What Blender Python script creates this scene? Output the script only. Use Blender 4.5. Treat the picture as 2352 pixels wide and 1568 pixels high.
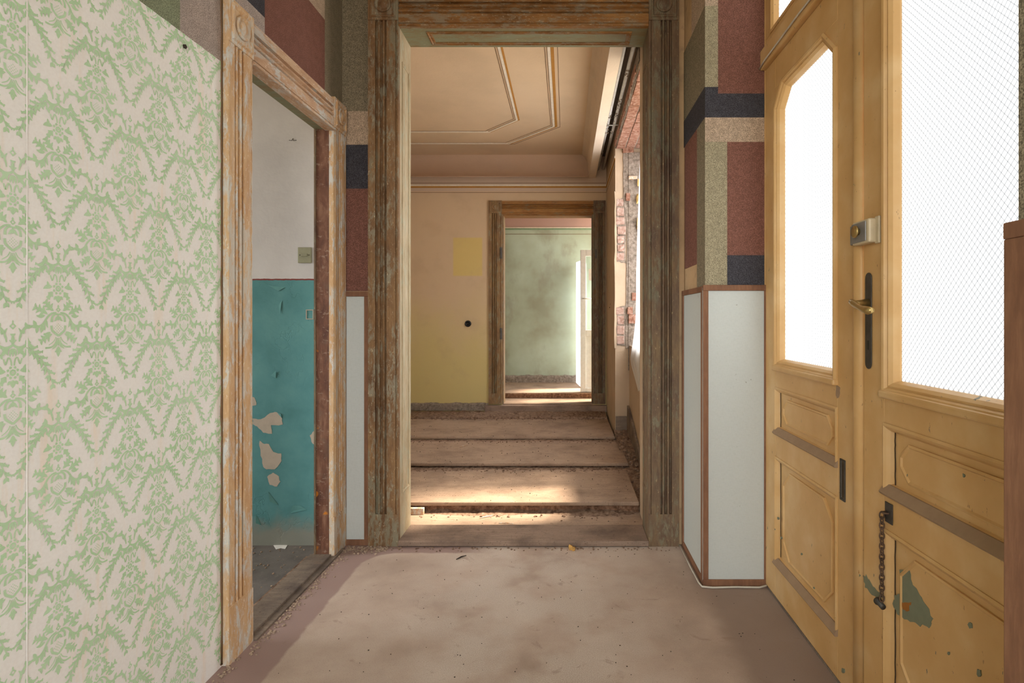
import bpy, bmesh, math, random
from mathutils import Vector, noise as mnoise
random.seed(7)
for o in list(bpy.data.objects): bpy.data.objects.remove(o)
S = bpy.context.scene
COL = S.collection

# ------------------------------------------------------------------ camera
F = 1290.0; CX, CY, H = 1300.0, 731.0, 1.2      # focal length and horizon in 2352x1568 pixels, eye height
cam = bpy.data.cameras.new('camera'); co = bpy.data.objects.new('camera', cam); COL.objects.link(co)
co.location = (0, 0, H); co.rotation_euler = (math.pi/2, 0, 0)
cam.sensor_width = 36; cam.lens = 36*F/2352
cam.shift_x = -(CX-1176)/2352; cam.shift_y = (CY-784)/2352
cam.clip_start = 0.02; S.camera = co

# ------------------------------------------------------------------ world, sun, exposure
SKY, SUN, EXPO = 7.0, 10.5, 0.62
w = bpy.data.worlds.new('sky'); S.world = w; w.use_nodes = True
nt = w.node_tree; nt.nodes.clear()
wo = nt.nodes.new('ShaderNodeOutputWorld'); bg = nt.nodes.new('ShaderNodeBackground')
tc = nt.nodes.new('ShaderNodeTexCoord'); sx = nt.nodes.new('ShaderNodeSeparateXYZ')
mr = nt.nodes.new('ShaderNodeMapRange'); mr.inputs[1].default_value = -0.06; mr.inputs[2].default_value = 0.06
mx = nt.nodes.new('ShaderNodeMix'); mx.data_type = 'RGBA'
mx.inputs[6].default_value = (0.50, 0.46, 0.40, 1); mx.inputs[7].default_value = (0.93, 0.97, 1.0, 1)
nt.links.new(tc.outputs['Generated'], sx.inputs[0]); nt.links.new(sx.outputs[2], mr.inputs[0])
nt.links.new(mr.outputs[0], mx.inputs[0]); nt.links.new(mx.outputs[2], bg.inputs[0])
bg.inputs[1].default_value = SKY; nt.links.new(bg.outputs[0], wo.inputs[0])
sl = bpy.data.lights.new('sun', 'SUN'); sl.energy = SUN; sl.angle = math.radians(9); sl.color = (1.0, 0.88, 0.70)
so = bpy.data.objects.new('sun', sl); COL.objects.link(so)
so.rotation_euler = Vector((-0.55, -0.10, -0.83)).to_track_quat('-Z', 'Y').to_euler(); so.location = (8, 4, 10)
def portal(loc, rot, sx_, sy_):                  # portals only guide sky sampling through the window openings, two of them added
    l = bpy.data.lights.new('sky_portal', 'AREA'); l.shape = 'RECTANGLE'; l.size = sx_; l.size_y = sy_
    o = bpy.data.objects.new('sky_portal', l); o.location = loc; o.rotation_euler = rot; COL.objects.link(o)
    l.cycles.is_portal = True
portal((-0.22, -1.7, 1.78), (math.pi/2, 0, 0), 1.55, 1.85)
portal((0.83, 4.3, 1.85), (0, math.pi/2, 0), 1.8, 1.7)
portal((1.02, 7.17, 1.45), (0, math.pi/2, 0), 2.3, 1.25)
portal((-4.28, 1.62, 1.7), (0, -math.pi/2, 0), 1.6, 1.85)
vs = S.view_settings; vs.view_transform = 'Standard'; vs.look = 'None'; vs.exposure = EXPO; vs.gamma = 1.0
vs.use_curve_mapping = False

# ------------------------------------------------------------------ material helpers
def C(h, a=1.0):
    h = h.lstrip('#'); v = [int(h[i:i+2], 16)/255 for i in (0, 2, 4)]
    return tuple([(x/12.92 if x <= .04045 else ((x+.055)/1.055)**2.4) for x in v] + [a])
class MT:
    def __init__(s, name):
        s.m = bpy.data.materials.new(name); s.m.use_nodes = True; s.nt = s.m.node_tree; s.nt.nodes.clear()
        s.out = s.nt.nodes.new('ShaderNodeOutputMaterial'); s._p = None
    def n(s, t): return s.nt.nodes.new(t)
    def put(s, v, sock):
        if isinstance(v, bpy.types.NodeSocket): s.nt.links.new(v, sock)
        elif v is not None: sock.default_value = v
    def pos(s):
        if s._p is None: s._p = s.n('ShaderNodeNewGeometry').outputs['Position']
        return s._p
    def map(s, sc=(1, 1, 1), off=(0, 0, 0)):
        a = s.n('ShaderNodeVectorMath'); a.operation = 'MULTIPLY_ADD'
        s.put(s.pos(), a.inputs[0]); a.inputs[1].default_value = sc; a.inputs[2].default_value = off
        return a.outputs[0]
    def xyz(s):
        a = s.n('ShaderNodeSeparateXYZ'); s.put(s.pos(), a.inputs[0]); return a.outputs
    def noise(s, scale, detail=3, rough=.55, vec=None, dist=0):
        a = s.n('ShaderNodeTexNoise'); s.put(vec if vec is not None else s.pos(), a.inputs['Vector'])
        a.inputs['Scale'].default_value = scale; a.inputs['Detail'].default_value = detail
        a.inputs['Roughness'].default_value = rough; a.inputs['Distortion'].default_value = dist
        return a.outputs[0]
    def vor(s, scale, vec=None, feat='F1', out='Distance'):
        a = s.n('ShaderNodeTexVoronoi'); a.feature = feat; s.put(vec if vec is not None else s.pos(), a.inputs['Vector'])
        a.inputs['Scale'].default_value = scale; return a.outputs[out]
    def ramp(s, f, stops):
        a = s.n('ShaderNodeValToRGB'); e = a.color_ramp.elements
        while len(e) < len(stops): e.new(0.5)
        for i, (p, c) in enumerate(stops): e[i].position = p; e[i].color = c
        s.put(f, a.inputs[0]); return a.outputs[0]
    def mix(s, f, a, b, blend='MIX'):
        x = s.n('ShaderNodeMix'); x.data_type = 'RGBA'; x.blend_type = blend
        s.put(f, x.inputs[0]); s.put(a, x.inputs[6]); s.put(b, x.inputs[7]); return x.outputs[2]
    def math(s, op, a, b=None, clamp=False):
        x = s.n('ShaderNodeMath'); x.operation = op; x.use_clamp = clamp
        s.put(a, x.inputs[0]); s.put(b, x.inputs[1]); return x.outputs[0]
    def sm(s, f, lo, hi, a=0., b=1.):
        x = s.n('ShaderNodeMapRange'); x.interpolation_type = 'SMOOTHSTEP'
        s.put(f, x.inputs[0]); x.inputs[1].default_value = lo; x.inputs[2].default_value = hi
        x.inputs[3].default_value = a; x.inputs[4].default_value = b; return x.outputs[0]
    def bump(s, h, st=.5, d=.002, nrm=None):
        x = s.n('ShaderNodeBump'); s.put(h, x.inputs['Height']); x.inputs['Strength'].default_value = st
        x.inputs['Distance'].default_value = d
        if nrm is not None: s.put(nrm, x.inputs['Normal'])
        return x.outputs[0]
    def done(s, col, rough=.8, bump=None, metal=0, spec=.3):
        b = s.n('ShaderNodeBsdfPrincipled'); s.put(col, b.inputs['Base Color']); s.put(rough, b.inputs['Roughness'])
        b.inputs['Metallic'].default_value = metal; b.inputs['Specular IOR Level'].default_value = spec
        if bump is not None: s.put(bump, b.inputs['Normal'])
        s.nt.links.new(b.outputs[0], s.out.inputs[0]); return s.m

def stripped_wood(name, base, dark, light, paint, fleck, axis='z', paint_amt=.55, fleck_amt=.6, seed=0, extra=None):
    """old stripped timber: grain streaks, paint residue in patches, pale scratches"""
    m = MT(name); o = (seed*3.1, seed*1.7, seed*2.3)
    st = {'x': (.12, 1, 1), 'y': (1, .12, 1), 'z': (1, 1, .12)}[axis]
    st2 = {'x': (.35, 1, 1), 'y': (1, .35, 1), 'z': (1, 1, .35)}[axis]
    v1 = m.map(st, o); v2 = m.map(st2, o)
    grain = m.noise(110, 5, .65, v1, .5)
    patch = m.noise(11, 6, .72, v2)
    blot = m.noise(34, 6, .78, v2, .25)
    col = m.ramp(patch, [(.3, C(dark)), (.5, C(base)), (.72, C(light))])
    col = m.mix(m.sm(grain, .35, .7, .75, 0), col, m.mix(.6, col, C(dark)))
    pm = m.math('MULTIPLY', m.sm(blot, paint_amt-.07, paint_amt+.04), m.sm(m.noise(14, 3, .6, v2), .38, .55))
    pm2 = m.math('MULTIPLY', pm, m.sm(grain, .3, .5, .35, .9))
    col = m.mix(pm2, col, C(paint))
    if extra:
        em = m.math('MULTIPLY', m.sm(m.noise(5, 3, .6, m.map(st2, (9+seed, 4, 2))), .54, .6), m.sm(blot, .42, .52))
        col = m.mix(m.math('MULTIPLY', em, .8), col, C(extra))
    fl = m.noise(120, 6, .8, v2, .3)
    fm = m.sm(fl, fleck_amt, fleck_amt+.05)
    col = m.mix(m.math('MULTIPLY', fm, .8), col, C(fleck))
    nb = m.bump(m.math('ADD', m.math('MULTIPLY', grain, .5), m.math('ADD', m.math('MULTIPLY', pm, .6), m.math('MULTIPLY', fm, .4))), .55, .0015)
    return m.done(col, m.sm(patch, .3, .7, .6, .85), nb)

def granite(name, base, d=.16):
    m = MT(name); sp = m.noise(330, 2, .5); big = m.noise(40, 3, .6)
    b = C(base); dk = tuple(x*(1-2.6*d) for x in b[:3])+(1,); lt = tuple(min(1, x*(1+1.9*d)+.01) for x in b[:3])+(1,)
    col = m.ramp(sp, [(.36, dk), (.5, b), (.66, lt)])
    col = m.mix(m.sm(big, .4, .62, 0, .25), col, dk)
    return m.done(col, .9, m.bump(sp, .6, .002), spec=.15)

def plaster(name, col, var=.06, scale=5, bump=.25, dirty=None, rough=.88):
    m = MT(name); n1 = m.noise(scale, 5, .6); b = C(col)
    dk = tuple(x*(1-var*2) for x in b[:3])+(1,); lt = tuple(min(1, x*(1+var)) for x in b[:3])+(1,)
    c = m.ramp(n1, [(.32, dk), (.5, b), (.7, lt)])
    if dirty: c = m.mix(m.sm(m.noise(scale*2.3, 5, .7), .55, .7, 0, .55), c, C(dirty))
    h = m.math('ADD', m.noise(60, 4, .6), m.math('MULTIPLY', m.noise(9, 2), 1.5))
    return m.done(c, rough, m.bump(h, bump, .004), spec=.15)

def rubble(name, a, b, c_):
    m = MT(name); n1 = m.noise(38, 6, .7); n2 = m.noise(7, 3)
    c = m.ramp(n1, [(.32, C(a)), (.5, C(b)), (.68, C(c_))])
    c = m.mix(m.sm(n2, .45, .65, 0, .5), c, C(b))
    return m.done(c, .95, m.bump(n1, .9, .006), spec=.1)

def plain(name, col, rough=.6, metal=0, var=.05, spec=.35, bump=.1):
    m = MT(name); n1 = m.noise(30, 4, .6); b = C(col)
    c = m.ramp(n1, [(.3, tuple(x*(1-var*2) for x in b[:3])+(1,)), (.7, tuple(min(1, x*(1+var)) for x in b[:3])+(1,))])
    return m.done(c, rough, m.bump(n1, bump, .002), metal, spec)

MAT = {}
MAT['casing_left_z'] = stripped_wood('casing_left_upright', '#d6b084', '#bc9064', '#e0c8a4', '#d2d3ce', '#f6ead2', 'z', .54, .59, 1, '#cdc6b8')
MAT['casing_left_y'] = stripped_wood('casing_left_head', '#cca888', '#b08866', '#dac0a0', '#cccdc8', '#f2e4cc', 'y', .53, .59, 2, '#c2baae')
MAT['portal_z'] = stripped_wood('portal_upright', '#8c6a48', '#65482f', '#a5825a', '#958c76', '#dcc8a2', 'z', .54, .60, 3, '#877f68')
MAT['portal_x'] = stripped_wood('portal_head', '#9c6c3c', '#69451f', '#b3834e', '#94836a', '#dcc8a2', 'x', .53, .60, 4)
MAT['portal_dark_z'] = stripped_wood('portal_upright_dark', '#7b634b', '#554034', '#8e7452', '#7d735c', '#cdb488', 'z', .54, .615, 5, '#756d58')  # darker wood tone; on the inner right casing it stands for shade
MAT['lining'] = stripped_wood('portal_lining', '#c0ae8e', '#a08a68', '#d3c7ae', '#b5b299', '#e8dcc0', 'z', .56, .66, 6)
MAT['soffit'] = stripped_wood('portal_soffit', '#8c8a6a', '#8a6a44', '#93957a', '#8a8d72', '#d8cca6', 'x', .5, .62, 7)
MAT['inner_casing_z'] = stripped_wood('inner_casing_upright', '#8d6f4c', '#6b4d30', '#a38558', '#8a8268', '#cfbd98', 'z', .56, .645, 8)
MAT['inner_casing_x'] = stripped_wood('inner_casing_head', '#9c6e3e', '#72491f', '#b1824c', '#8a7a5a', '#c9b48a', 'x', .58, .66, 9)
m = MT('red_jamb'); v = m.map((1, 1, .3)); n1 = m.noise(30, 5, .65, v, .5); n2 = m.noise(9, 3, .6)
c = m.ramp(n1, [(.3, C('#55352a')), (.5, C('#704a38')), (.68, C('#8c6650'))])
c = m.mix(m.sm(m.noise(60, 5, .75, m.map((.5, .5, 1.0)), .2), .58, .64, 0, .5), c, C('#a8917e'))
c = m.mix(m.sm(m.noise(11, 2, .5, m.map((1, 1, 1), (3, 1, 5))), .66, .70, 0, .9), c, C('#c87a24'))
c = m.mix(m.sm(n2, .55, .68, 0, .5), c, C('#70594a'))
MAT['red_jamb'] = m.done(c, .55, m.bump(n1, .3, .002))

m = MT('wallpaper_ground'); n1 = m.noise(2.2, 4, .6); n2 = m.noise(5, 4, .7, m.map((1, 3, .35)))
c = m.mix(m.sm(n2, .52, .72, 0, .55), C('#faf6f0'), C('#f8e4cc'))
c = m.mix(m.sm(m.noise(150, 2), .35, .7, 0, .07), c, C('#b8a890'))
MAT['wallpaper'] = m.done(c, .85, m.bump(m.noise(260, 2), .12, .001), spec=.15)
m = MT('wallpaper_green'); n1 = m.noise(8, 3)
c = m.ramp(n1, [(.35, C('#bcdcae')), (.65, C('#cae5be'))]); c = m.mix(m.sm(m.noise(240, 2), .5, .72, 0, .35), c, C('#e6ead8'))
MAT['damask'] = m.done(c, .85, spec=.15)
for k, h in dict(sage='#8d9377', pinkgray='#b3a399', charcoal='#47454a', maroon='#82594c', olive='#8a7e68', beige='#b8a18a', olive_light='#a2977c').items():
    MAT['granite_'+k] = granite('granite_paper_'+k, h, .2 if k != 'maroon' else .17)
MAT['old_plaster'] = plaster('old_plaster', '#c2a27c', .08, 6, .5, '#9d8368')
MAT['plaster_warm'] = plaster('ceiling_plaster_warm', '#d2b796', .04, 2, .2)
MAT['plaster_cove'] = plaster('cove_plaster_pink', '#c8ab92', .04, 2, .25)
MAT['plaster_white'] = plaster('plaster_white', '#d2bfa8', .04, 4, .25)
MAT['window_plaster'] = plaster('window_wall_plaster', '#bba48a', .05, 4, .3)
MAT['hidden_plaster'] = plaster('hall_plaster', '#cfc4b2', .03, 3, .2)

# distempered far wall: pinkish beige above, yellow below and in a picture-sized patch
m = MT('faded_yellow_wall'); X, Y, Z = m.xyz(); nn = m.noise(2.2, 4, .55)
yel = m.sm(m.math('ADD', Z, m.math('MULTIPLY', nn, -1.3)), -.1, 1.0, 1, 0)
bx = m.math('MULTIPLY', m.math('MULTIPLY', m.sm(X, -1.275, -1.255), m.sm(X, -.95, -.93, 1, 0)), m.math('MULTIPLY', m.sm(Z, 1.665, 1.69), m.sm(Z, 2.095, 2.115, 1, 0)))
c = m.mix(yel, C('#ccb190'), C('#ccb87e')); c = m.mix(m.math('MULTIPLY', bx, .9), c, C('#d2b872'))
c = m.mix(m.sm(m.noise(5, 4), .5, .75, 0, .25), c, C('#b2977a'))
c = m.mix(m.sm(Z, 2.62, 2.63), c, C('#c4ab94'))
MAT['yellow_wall'] = m.done(c, .9, m.bump(m.noise(30, 5, .6), .2, .004), spec=.12)
m = MT('faded_green_wall'); X, Y, Z = m.xyz(); nn = m.noise(1.6, 4, .55)
c = m.ramp(nn, [(.35, C('#94947c')), (.5, C('#a4aa92')), (.68, C('#b0baa4'))])
c = m.mix(m.sm(m.noise(3.5, 4, .6, m.map((1, 1, .6), (4, 2, 1))), .52, .7, 0, .45), c, C('#8a8270'))
c = m.mix(m.sm(Z, 2.445, 2.455), c, C('#b7968a'))
MAT['green_wall'] = m.done(c, .9, m.bump(m.noise(25, 4), .2, .004), spec=.12)
# teal dado paint below, limewash above, in the side room
m = MT('teal_dado_wall'); X, Y, Z = m.xyz(); nn = m.noise(4, 5, .6)
teal = m.ramp(nn, [(.3, C('#4a7c7c')), (.5, C('#588b8c')), (.7, C('#649694'))])
teal = m.mix(m.sm(m.math('ADD', Z, m.math('MULTIPLY', m.noise(9, 4), -.25)), -.1, .06, .8, 0), teal, C('#8f8678'))
white = m.ramp(m.noise(3, 4), [(.3, C('#bcb8b6')), (.7, C('#cfcbc8'))])
zz = m.math('ADD', Z, m.math('MULTIPLY', m.noise(30, 3), .008))
c = m.mix(m.sm(zz, 1.4075, 1.4085), teal, C('#7c3028')); c = m.mix(m.sm(zz, 1.415, 1.416), c, white)
wob = m.n('ShaderNodeVectorMath'); wob.operation = 'MULTIPLY_ADD'; nz = m.n('ShaderNodeTexNoise'); nz.inputs['Scale'].default_value = 9; nz.inputs['Detail'].default_value = 4; m.put(m.pos(), nz.inputs['Vector']); m.put(nz.outputs[1], wob.inputs[0]); wob.inputs[1].default_value = (.35, .35, .35); m.put(m.pos(), wob.inputs[2])
crk = m.vor(4.5, wob.outputs[0], 'DISTANCE_TO_EDGE')
ck_ = m.math('MULTIPLY', m.sm(crk, 0, .02, -1.0, 0), m.math('MULTIPLY', m.sm(m.noise(3, 2), .48, .56), m.sm(Z, 1.39, 1.40, 1, 0)))
h = m.math('ADD', m.noise(40, 5, .6), ck_)
MAT['teal_wall'] = m.done(c, .75, m.bump(h, .35, .004), spec=.25)
MAT['bare_plaster'] = plaster('bare_plaster_patch', '#b5a898', .04, 20, .3)
MAT['teal_flake'] = plain('teal_paint_flake', '#5d9290', .7)

# floors
m = MT('dusty_terrazzo'); X, Y, Z = m.xyz(); nn = m.noise(3, 5, .6)
c = m.ramp(nn, [(.3, C('#a69080')), (.5, C('#b6a08f')), (.7, C('#c5b1a0'))])
wear = m.math('MULTIPLY', m.sm(m.math('ABSOLUTE', m.math('ADD', X, .12)), .15, .75, 1, 0), m.sm(m.noise(4, 4), .35, .6))
c = m.mix(m.math('MULTIPLY', wear, .45), c, C('#c9baab'))
c = m.mix(m.math('MULTIPLY', wear, m.sm(m.noise(300, 3, .6), .46, .62, 0, .7)), c, C('#d6cabb'))
c = m.mix(m.sm(m.noise(330, 2), .56, .7, 0, .45), c, C('#7b6255'))
# darker cast border with a rounded far corner
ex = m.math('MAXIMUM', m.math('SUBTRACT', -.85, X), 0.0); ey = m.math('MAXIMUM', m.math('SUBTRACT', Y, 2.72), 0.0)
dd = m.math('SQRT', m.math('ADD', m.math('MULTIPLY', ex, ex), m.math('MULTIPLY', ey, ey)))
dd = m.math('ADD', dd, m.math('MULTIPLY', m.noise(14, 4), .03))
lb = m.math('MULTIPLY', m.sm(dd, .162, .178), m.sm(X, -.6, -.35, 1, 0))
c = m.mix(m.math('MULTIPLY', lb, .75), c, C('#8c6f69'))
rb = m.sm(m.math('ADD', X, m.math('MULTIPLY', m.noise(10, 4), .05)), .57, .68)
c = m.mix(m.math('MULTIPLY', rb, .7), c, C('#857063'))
c = m.mix(m.sm(m.math('MULTIPLY', m.noise(6, 6, .7, None, 1.5), 1), .6, .68, 0, .45), c, C('#8f7666'))
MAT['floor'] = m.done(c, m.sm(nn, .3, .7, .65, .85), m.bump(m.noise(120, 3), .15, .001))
MAT['side_floor'] = plaster('side_room_floor', '#6f6862', .12, 7, .4, '#8b7f74')
def tread_mat(name, a, b):
    m = MT(name); g = m.noise(60, 4, .6, m.map((.08, 1, 1)), .6); n1 = m.noise(4, 5, .65); n2 = m.noise(16, 5, .7)
    c = m.ramp(n1, [(.32, C(b)), (.55, C(a)), (.75, C(a))]); c = m.mix(m.sm(g, .4, .65, .35, 0), c, C(b))
    c = m.mix(m.sm(n2, .58, .68, 0, .55), c, C('#6d5849'))
    c = m.mix(m.sm(m.noise(140, 2), .64, .7, 0, .7), c, C('#4a3a30'))
    return m.done(c, .85, m.bump(m.math('ADD', g, n2), .35, .003), spec=.15)
MAT['tread'] = tread_mat('dusty_tread_boards', '#ab917b', '#86705f')
MAT['sill_wood'] = tread_mat('worn_sill_board', '#9a8270', '#6e5c50')
MAT['grey_sill'] = tread_mat('grey_threshold', '#8b7a6a', '#5c5048')
MAT['rubble'] = rubble('rubble_mortar', '#4a3428', '#836a58', '#a48b76')
MAT['rubble_red'] = rubble('rubble_brick_earth', '#46301f', '#7c5c48', '#a07e64')
MAT['mortar'] = rubble('grey_mortar', '#665a4e', '#8c7e70', '#a99b8c')
MAT['gravel'] = rubble('crumbs', '#877262', '#a58e7a', '#bda78f')
MAT['brick'] = rubble('old_brick', '#8a6452', '#ab8d7e', '#c6b4a6')
MAT['brick_dark'] = rubble('old_brick_soffit', '#6e4838', '#946a56', '#b29888')

m = MT('yellow_door_paint'); n1 = m.noise(6, 4)
c = m.ramp(n1, [(.3, C('#c99d62')), (.5, C('#d1a76e')), (.7, C('#dab682'))])
chip = m.noise(26, 4, .65, m.map((1, 1.6, .8), (2, 5, 1)))
c = m.mix(m.sm(chip, .70, .715), c, C('#75705a'))
c = m.mix(m.sm(m.noise(60, 5, .7, m.map((1, 1, .5))), .66, .7, 0, .7), c, C('#8b6a40'))
MAT['yellow'] = m.done(c, .45, m.bump(m.math('ADD', m.noise(35, 4), m.sm(chip, .70, .715, 1, 0)), .2, .002), spec=.4)
MAT['chip'] = plain('grey_green_old_paint', '#7d8069', .6)
MAT['rust'] = plain('rust_stain', '#a4682c', .8)
MAT['dusty_ledge'] = plain('dusty_moulding_ledge', '#a08468', .85)
MAT['crack'] = plain('dark_joint', '#4a3b2a', .95)
# pressed glass: translucent pane with a diamond lattice of darker ridges
m = MT('pressed_glass'); X, Y, Z = m.xyz()
a = m.math('MULTIPLY', m.math('ADD', Y, m.math('MULTIPLY', Z, .92)), 58.0); b = m.math('MULTIPLY', m.math('SUBTRACT', Y, m.math('MULTIPLY', Z, .92)), 58.0)
def tri(q): return m.math('ABSOLUTE', m.math('SUBTRACT', m.math('FRACT', q), .5))
la = m.sm(tri(a), .035, .15, 0, 1); lb_ = m.sm(tri(b), .035, .15, .1, 1)
dots = m.sm(m.noise(420, 2), .52, .7, 0, .35)
ridge = m.math('MULTIPLY', la, lb_)
tint = m.mix(ridge, (.15, .158, .17, 1), (.55, .555, .56, 1)); tint = m.mix(m.math('MULTIPLY', dots, m.sm(ridge, .6, 1)), tint, (.24, .25, .26, 1))
tr = m.n('ShaderNodeBsdfTranslucent'); m.put(tint, tr.inputs[0])
gl = m.n('ShaderNodeBsdfGlossy'); gl.inputs['Roughness'].default_value = .25; gl.inputs[0].default_value = (.8, .8, .8, 1)
m.put(m.bump(ridge, .4, .001), gl.inputs['Normal'])
ms = m.n('ShaderNodeMixShader'); ms.inputs[0].default_value = .06
m.nt.links.new(tr.outputs[0], ms.inputs[1]); m.nt.links.new(gl.outputs[0], ms.inputs[2]); m.nt.links.new(ms.outputs[0], m.out.inputs[0])
MAT['glass'] = m.m
m = MT('clear_glass'); tp = m.n('ShaderNodeBsdfTransparent'); tp.inputs[0].default_value = (.92, .95, .94, 1)
gl = m.n('ShaderNodeBsdfGlossy'); gl.inputs['Roughness'].default_value = .03
ms = m.n('ShaderNodeMixShader'); ms.inputs[0].default_value = .08
m.nt.links.new(tp.outputs[0], ms.inputs[1]); m.nt.links.new(gl.outputs[0], ms.inputs[2]); m.nt.links.new(ms.outputs[0], m.out.inputs[0])
MAT['clear_glass'] = m.m
m = MT('plastic_sheet'); tr = m.n('ShaderNodeBsdfTranslucent'); tr.inputs[0].default_value = (.9, .9, .87, 1)
df = m.n('ShaderNodeBsdfDiffuse'); df.inputs[0].default_value = (.92, .92, .90, 1)
ms = m.n('ShaderNodeMixShader'); ms.inputs[0].default_value = .5
m.nt.links.new(tr.outputs[0], ms.inputs[1]); m.nt.links.new(df.outputs[0], ms.inputs[2])
tp = m.n('ShaderNodeBsdfTransparent'); m2 = m.n('ShaderNodeMixShader'); m2.inputs[0].default_value = .14
m.nt.links.new(ms.outputs[0], m2.inputs[1]); m.nt.links.new(tp.outputs[0], m2.inputs[2]); m.nt.links.new(m2.outputs[0], m.out.inputs[0])
MAT['plastic'] = m.m
m = MT('frosted_film'); tr = m.n('ShaderNodeBsdfTranslucent'); tr.inputs[0].default_value = (.9, .92, .97, 1)
df = m.n('ShaderNodeBsdfDiffuse'); df.inputs[0].default_value = (.8, .8, .86, 1); ms = m.n('ShaderNodeMixShader'); ms.inputs[0].default_value = .25
m.nt.links.new(tr.outputs[0], ms.inputs[1]); m.nt.links.new(df.outputs[0], ms.inputs[2]); m.nt.links.new(ms.outputs[0], m.out.inputs[0])
MAT['film'] = m.m
m = MT('linen_laminate'); wv = m.math('MULTIPLY', m.sm(m.noise(1, 2, .5, m.map((900, 900, 60))), .4, .6), m.sm(m.noise(1, 2, .5, m.map((60, 60, 900))), .4, .6))
c = m.mix(m.math('MULTIPLY', wv, .35), C('#c9cdc8'), C('#aeb3aa')); c = m.mix(m.sm(m.noise(22, 5, .7), .68, .72, 0, .6), c, C('#7c7466'))
MAT['laminate'] = m.done(c, .5, spec=.35)
MAT['batten'] = stripped_wood('reddish_batten', '#8a6248', '#6e4a36', '#9c7154', '#8d6648', '#b08d70', 'z', .7, .74, 11)
MAT['iron'] = plain('dull_iron', '#57524c', .55, .6, .15)
MAT['rusty_iron'] = plain('rusty_chain', '#6d5442', .75, .3, .2)
MAT['brass'] = plain('worn_brass', '#b59a62', .35, .8, .1)
MAT['lock_case'] = plain('cream_lock_case', '#cdbb9a', .45, 0, .06)
MAT['lock_face'] = plain('grey_lock_face', '#8d8a86', .45, .3, .08)
MAT['bakelite'] = plain('black_bakelite', '#1c1a18', .35)
MAT['switch'] = plain('olive_grey_plastic', '#8e8c72', .5)
MAT['pvc'] = plain('white_pvc', '#dcdad6', .35)
MAT['film_print'] = plain('film_print', '#9c9cc4', .4)
MAT['pipe'] = plain('galvanised_pipe', '#c6c3bc', .5, 0, .08)
MAT['dark_channel'] = plaster('dark_grey_channel', '#857c72', .1, 8, .5, '#4c4640')  # grey-brown plaster with darker blotches
MAT['ochre'] = plain('ochre_line', '#b07c36', .85)
MAT['dark_line'] = plain('brown_line', '#7d6248', .9)
MAT['white_line'] = plain('chalk_line', '#e0d2bc', .85)
MAT['green_line'] = plain('green_line', '#7f9474', .85)
MAT['paper'] = plain('paper_scrap', '#e4e0d8', .8)
MAT['sponge'] = plain('yellow_foam', '#c99a55', .95, 0, .15)
MAT['dark_stone'] = plain('dark_grit', '#3d332c', .95, 0, .2)
MAT['cable'] = plain('white_cable', '#c9c0b0', .5)
MAT['foam'] = plain('expanding_foam', '#c4a468', .9, 0, .15)

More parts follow.
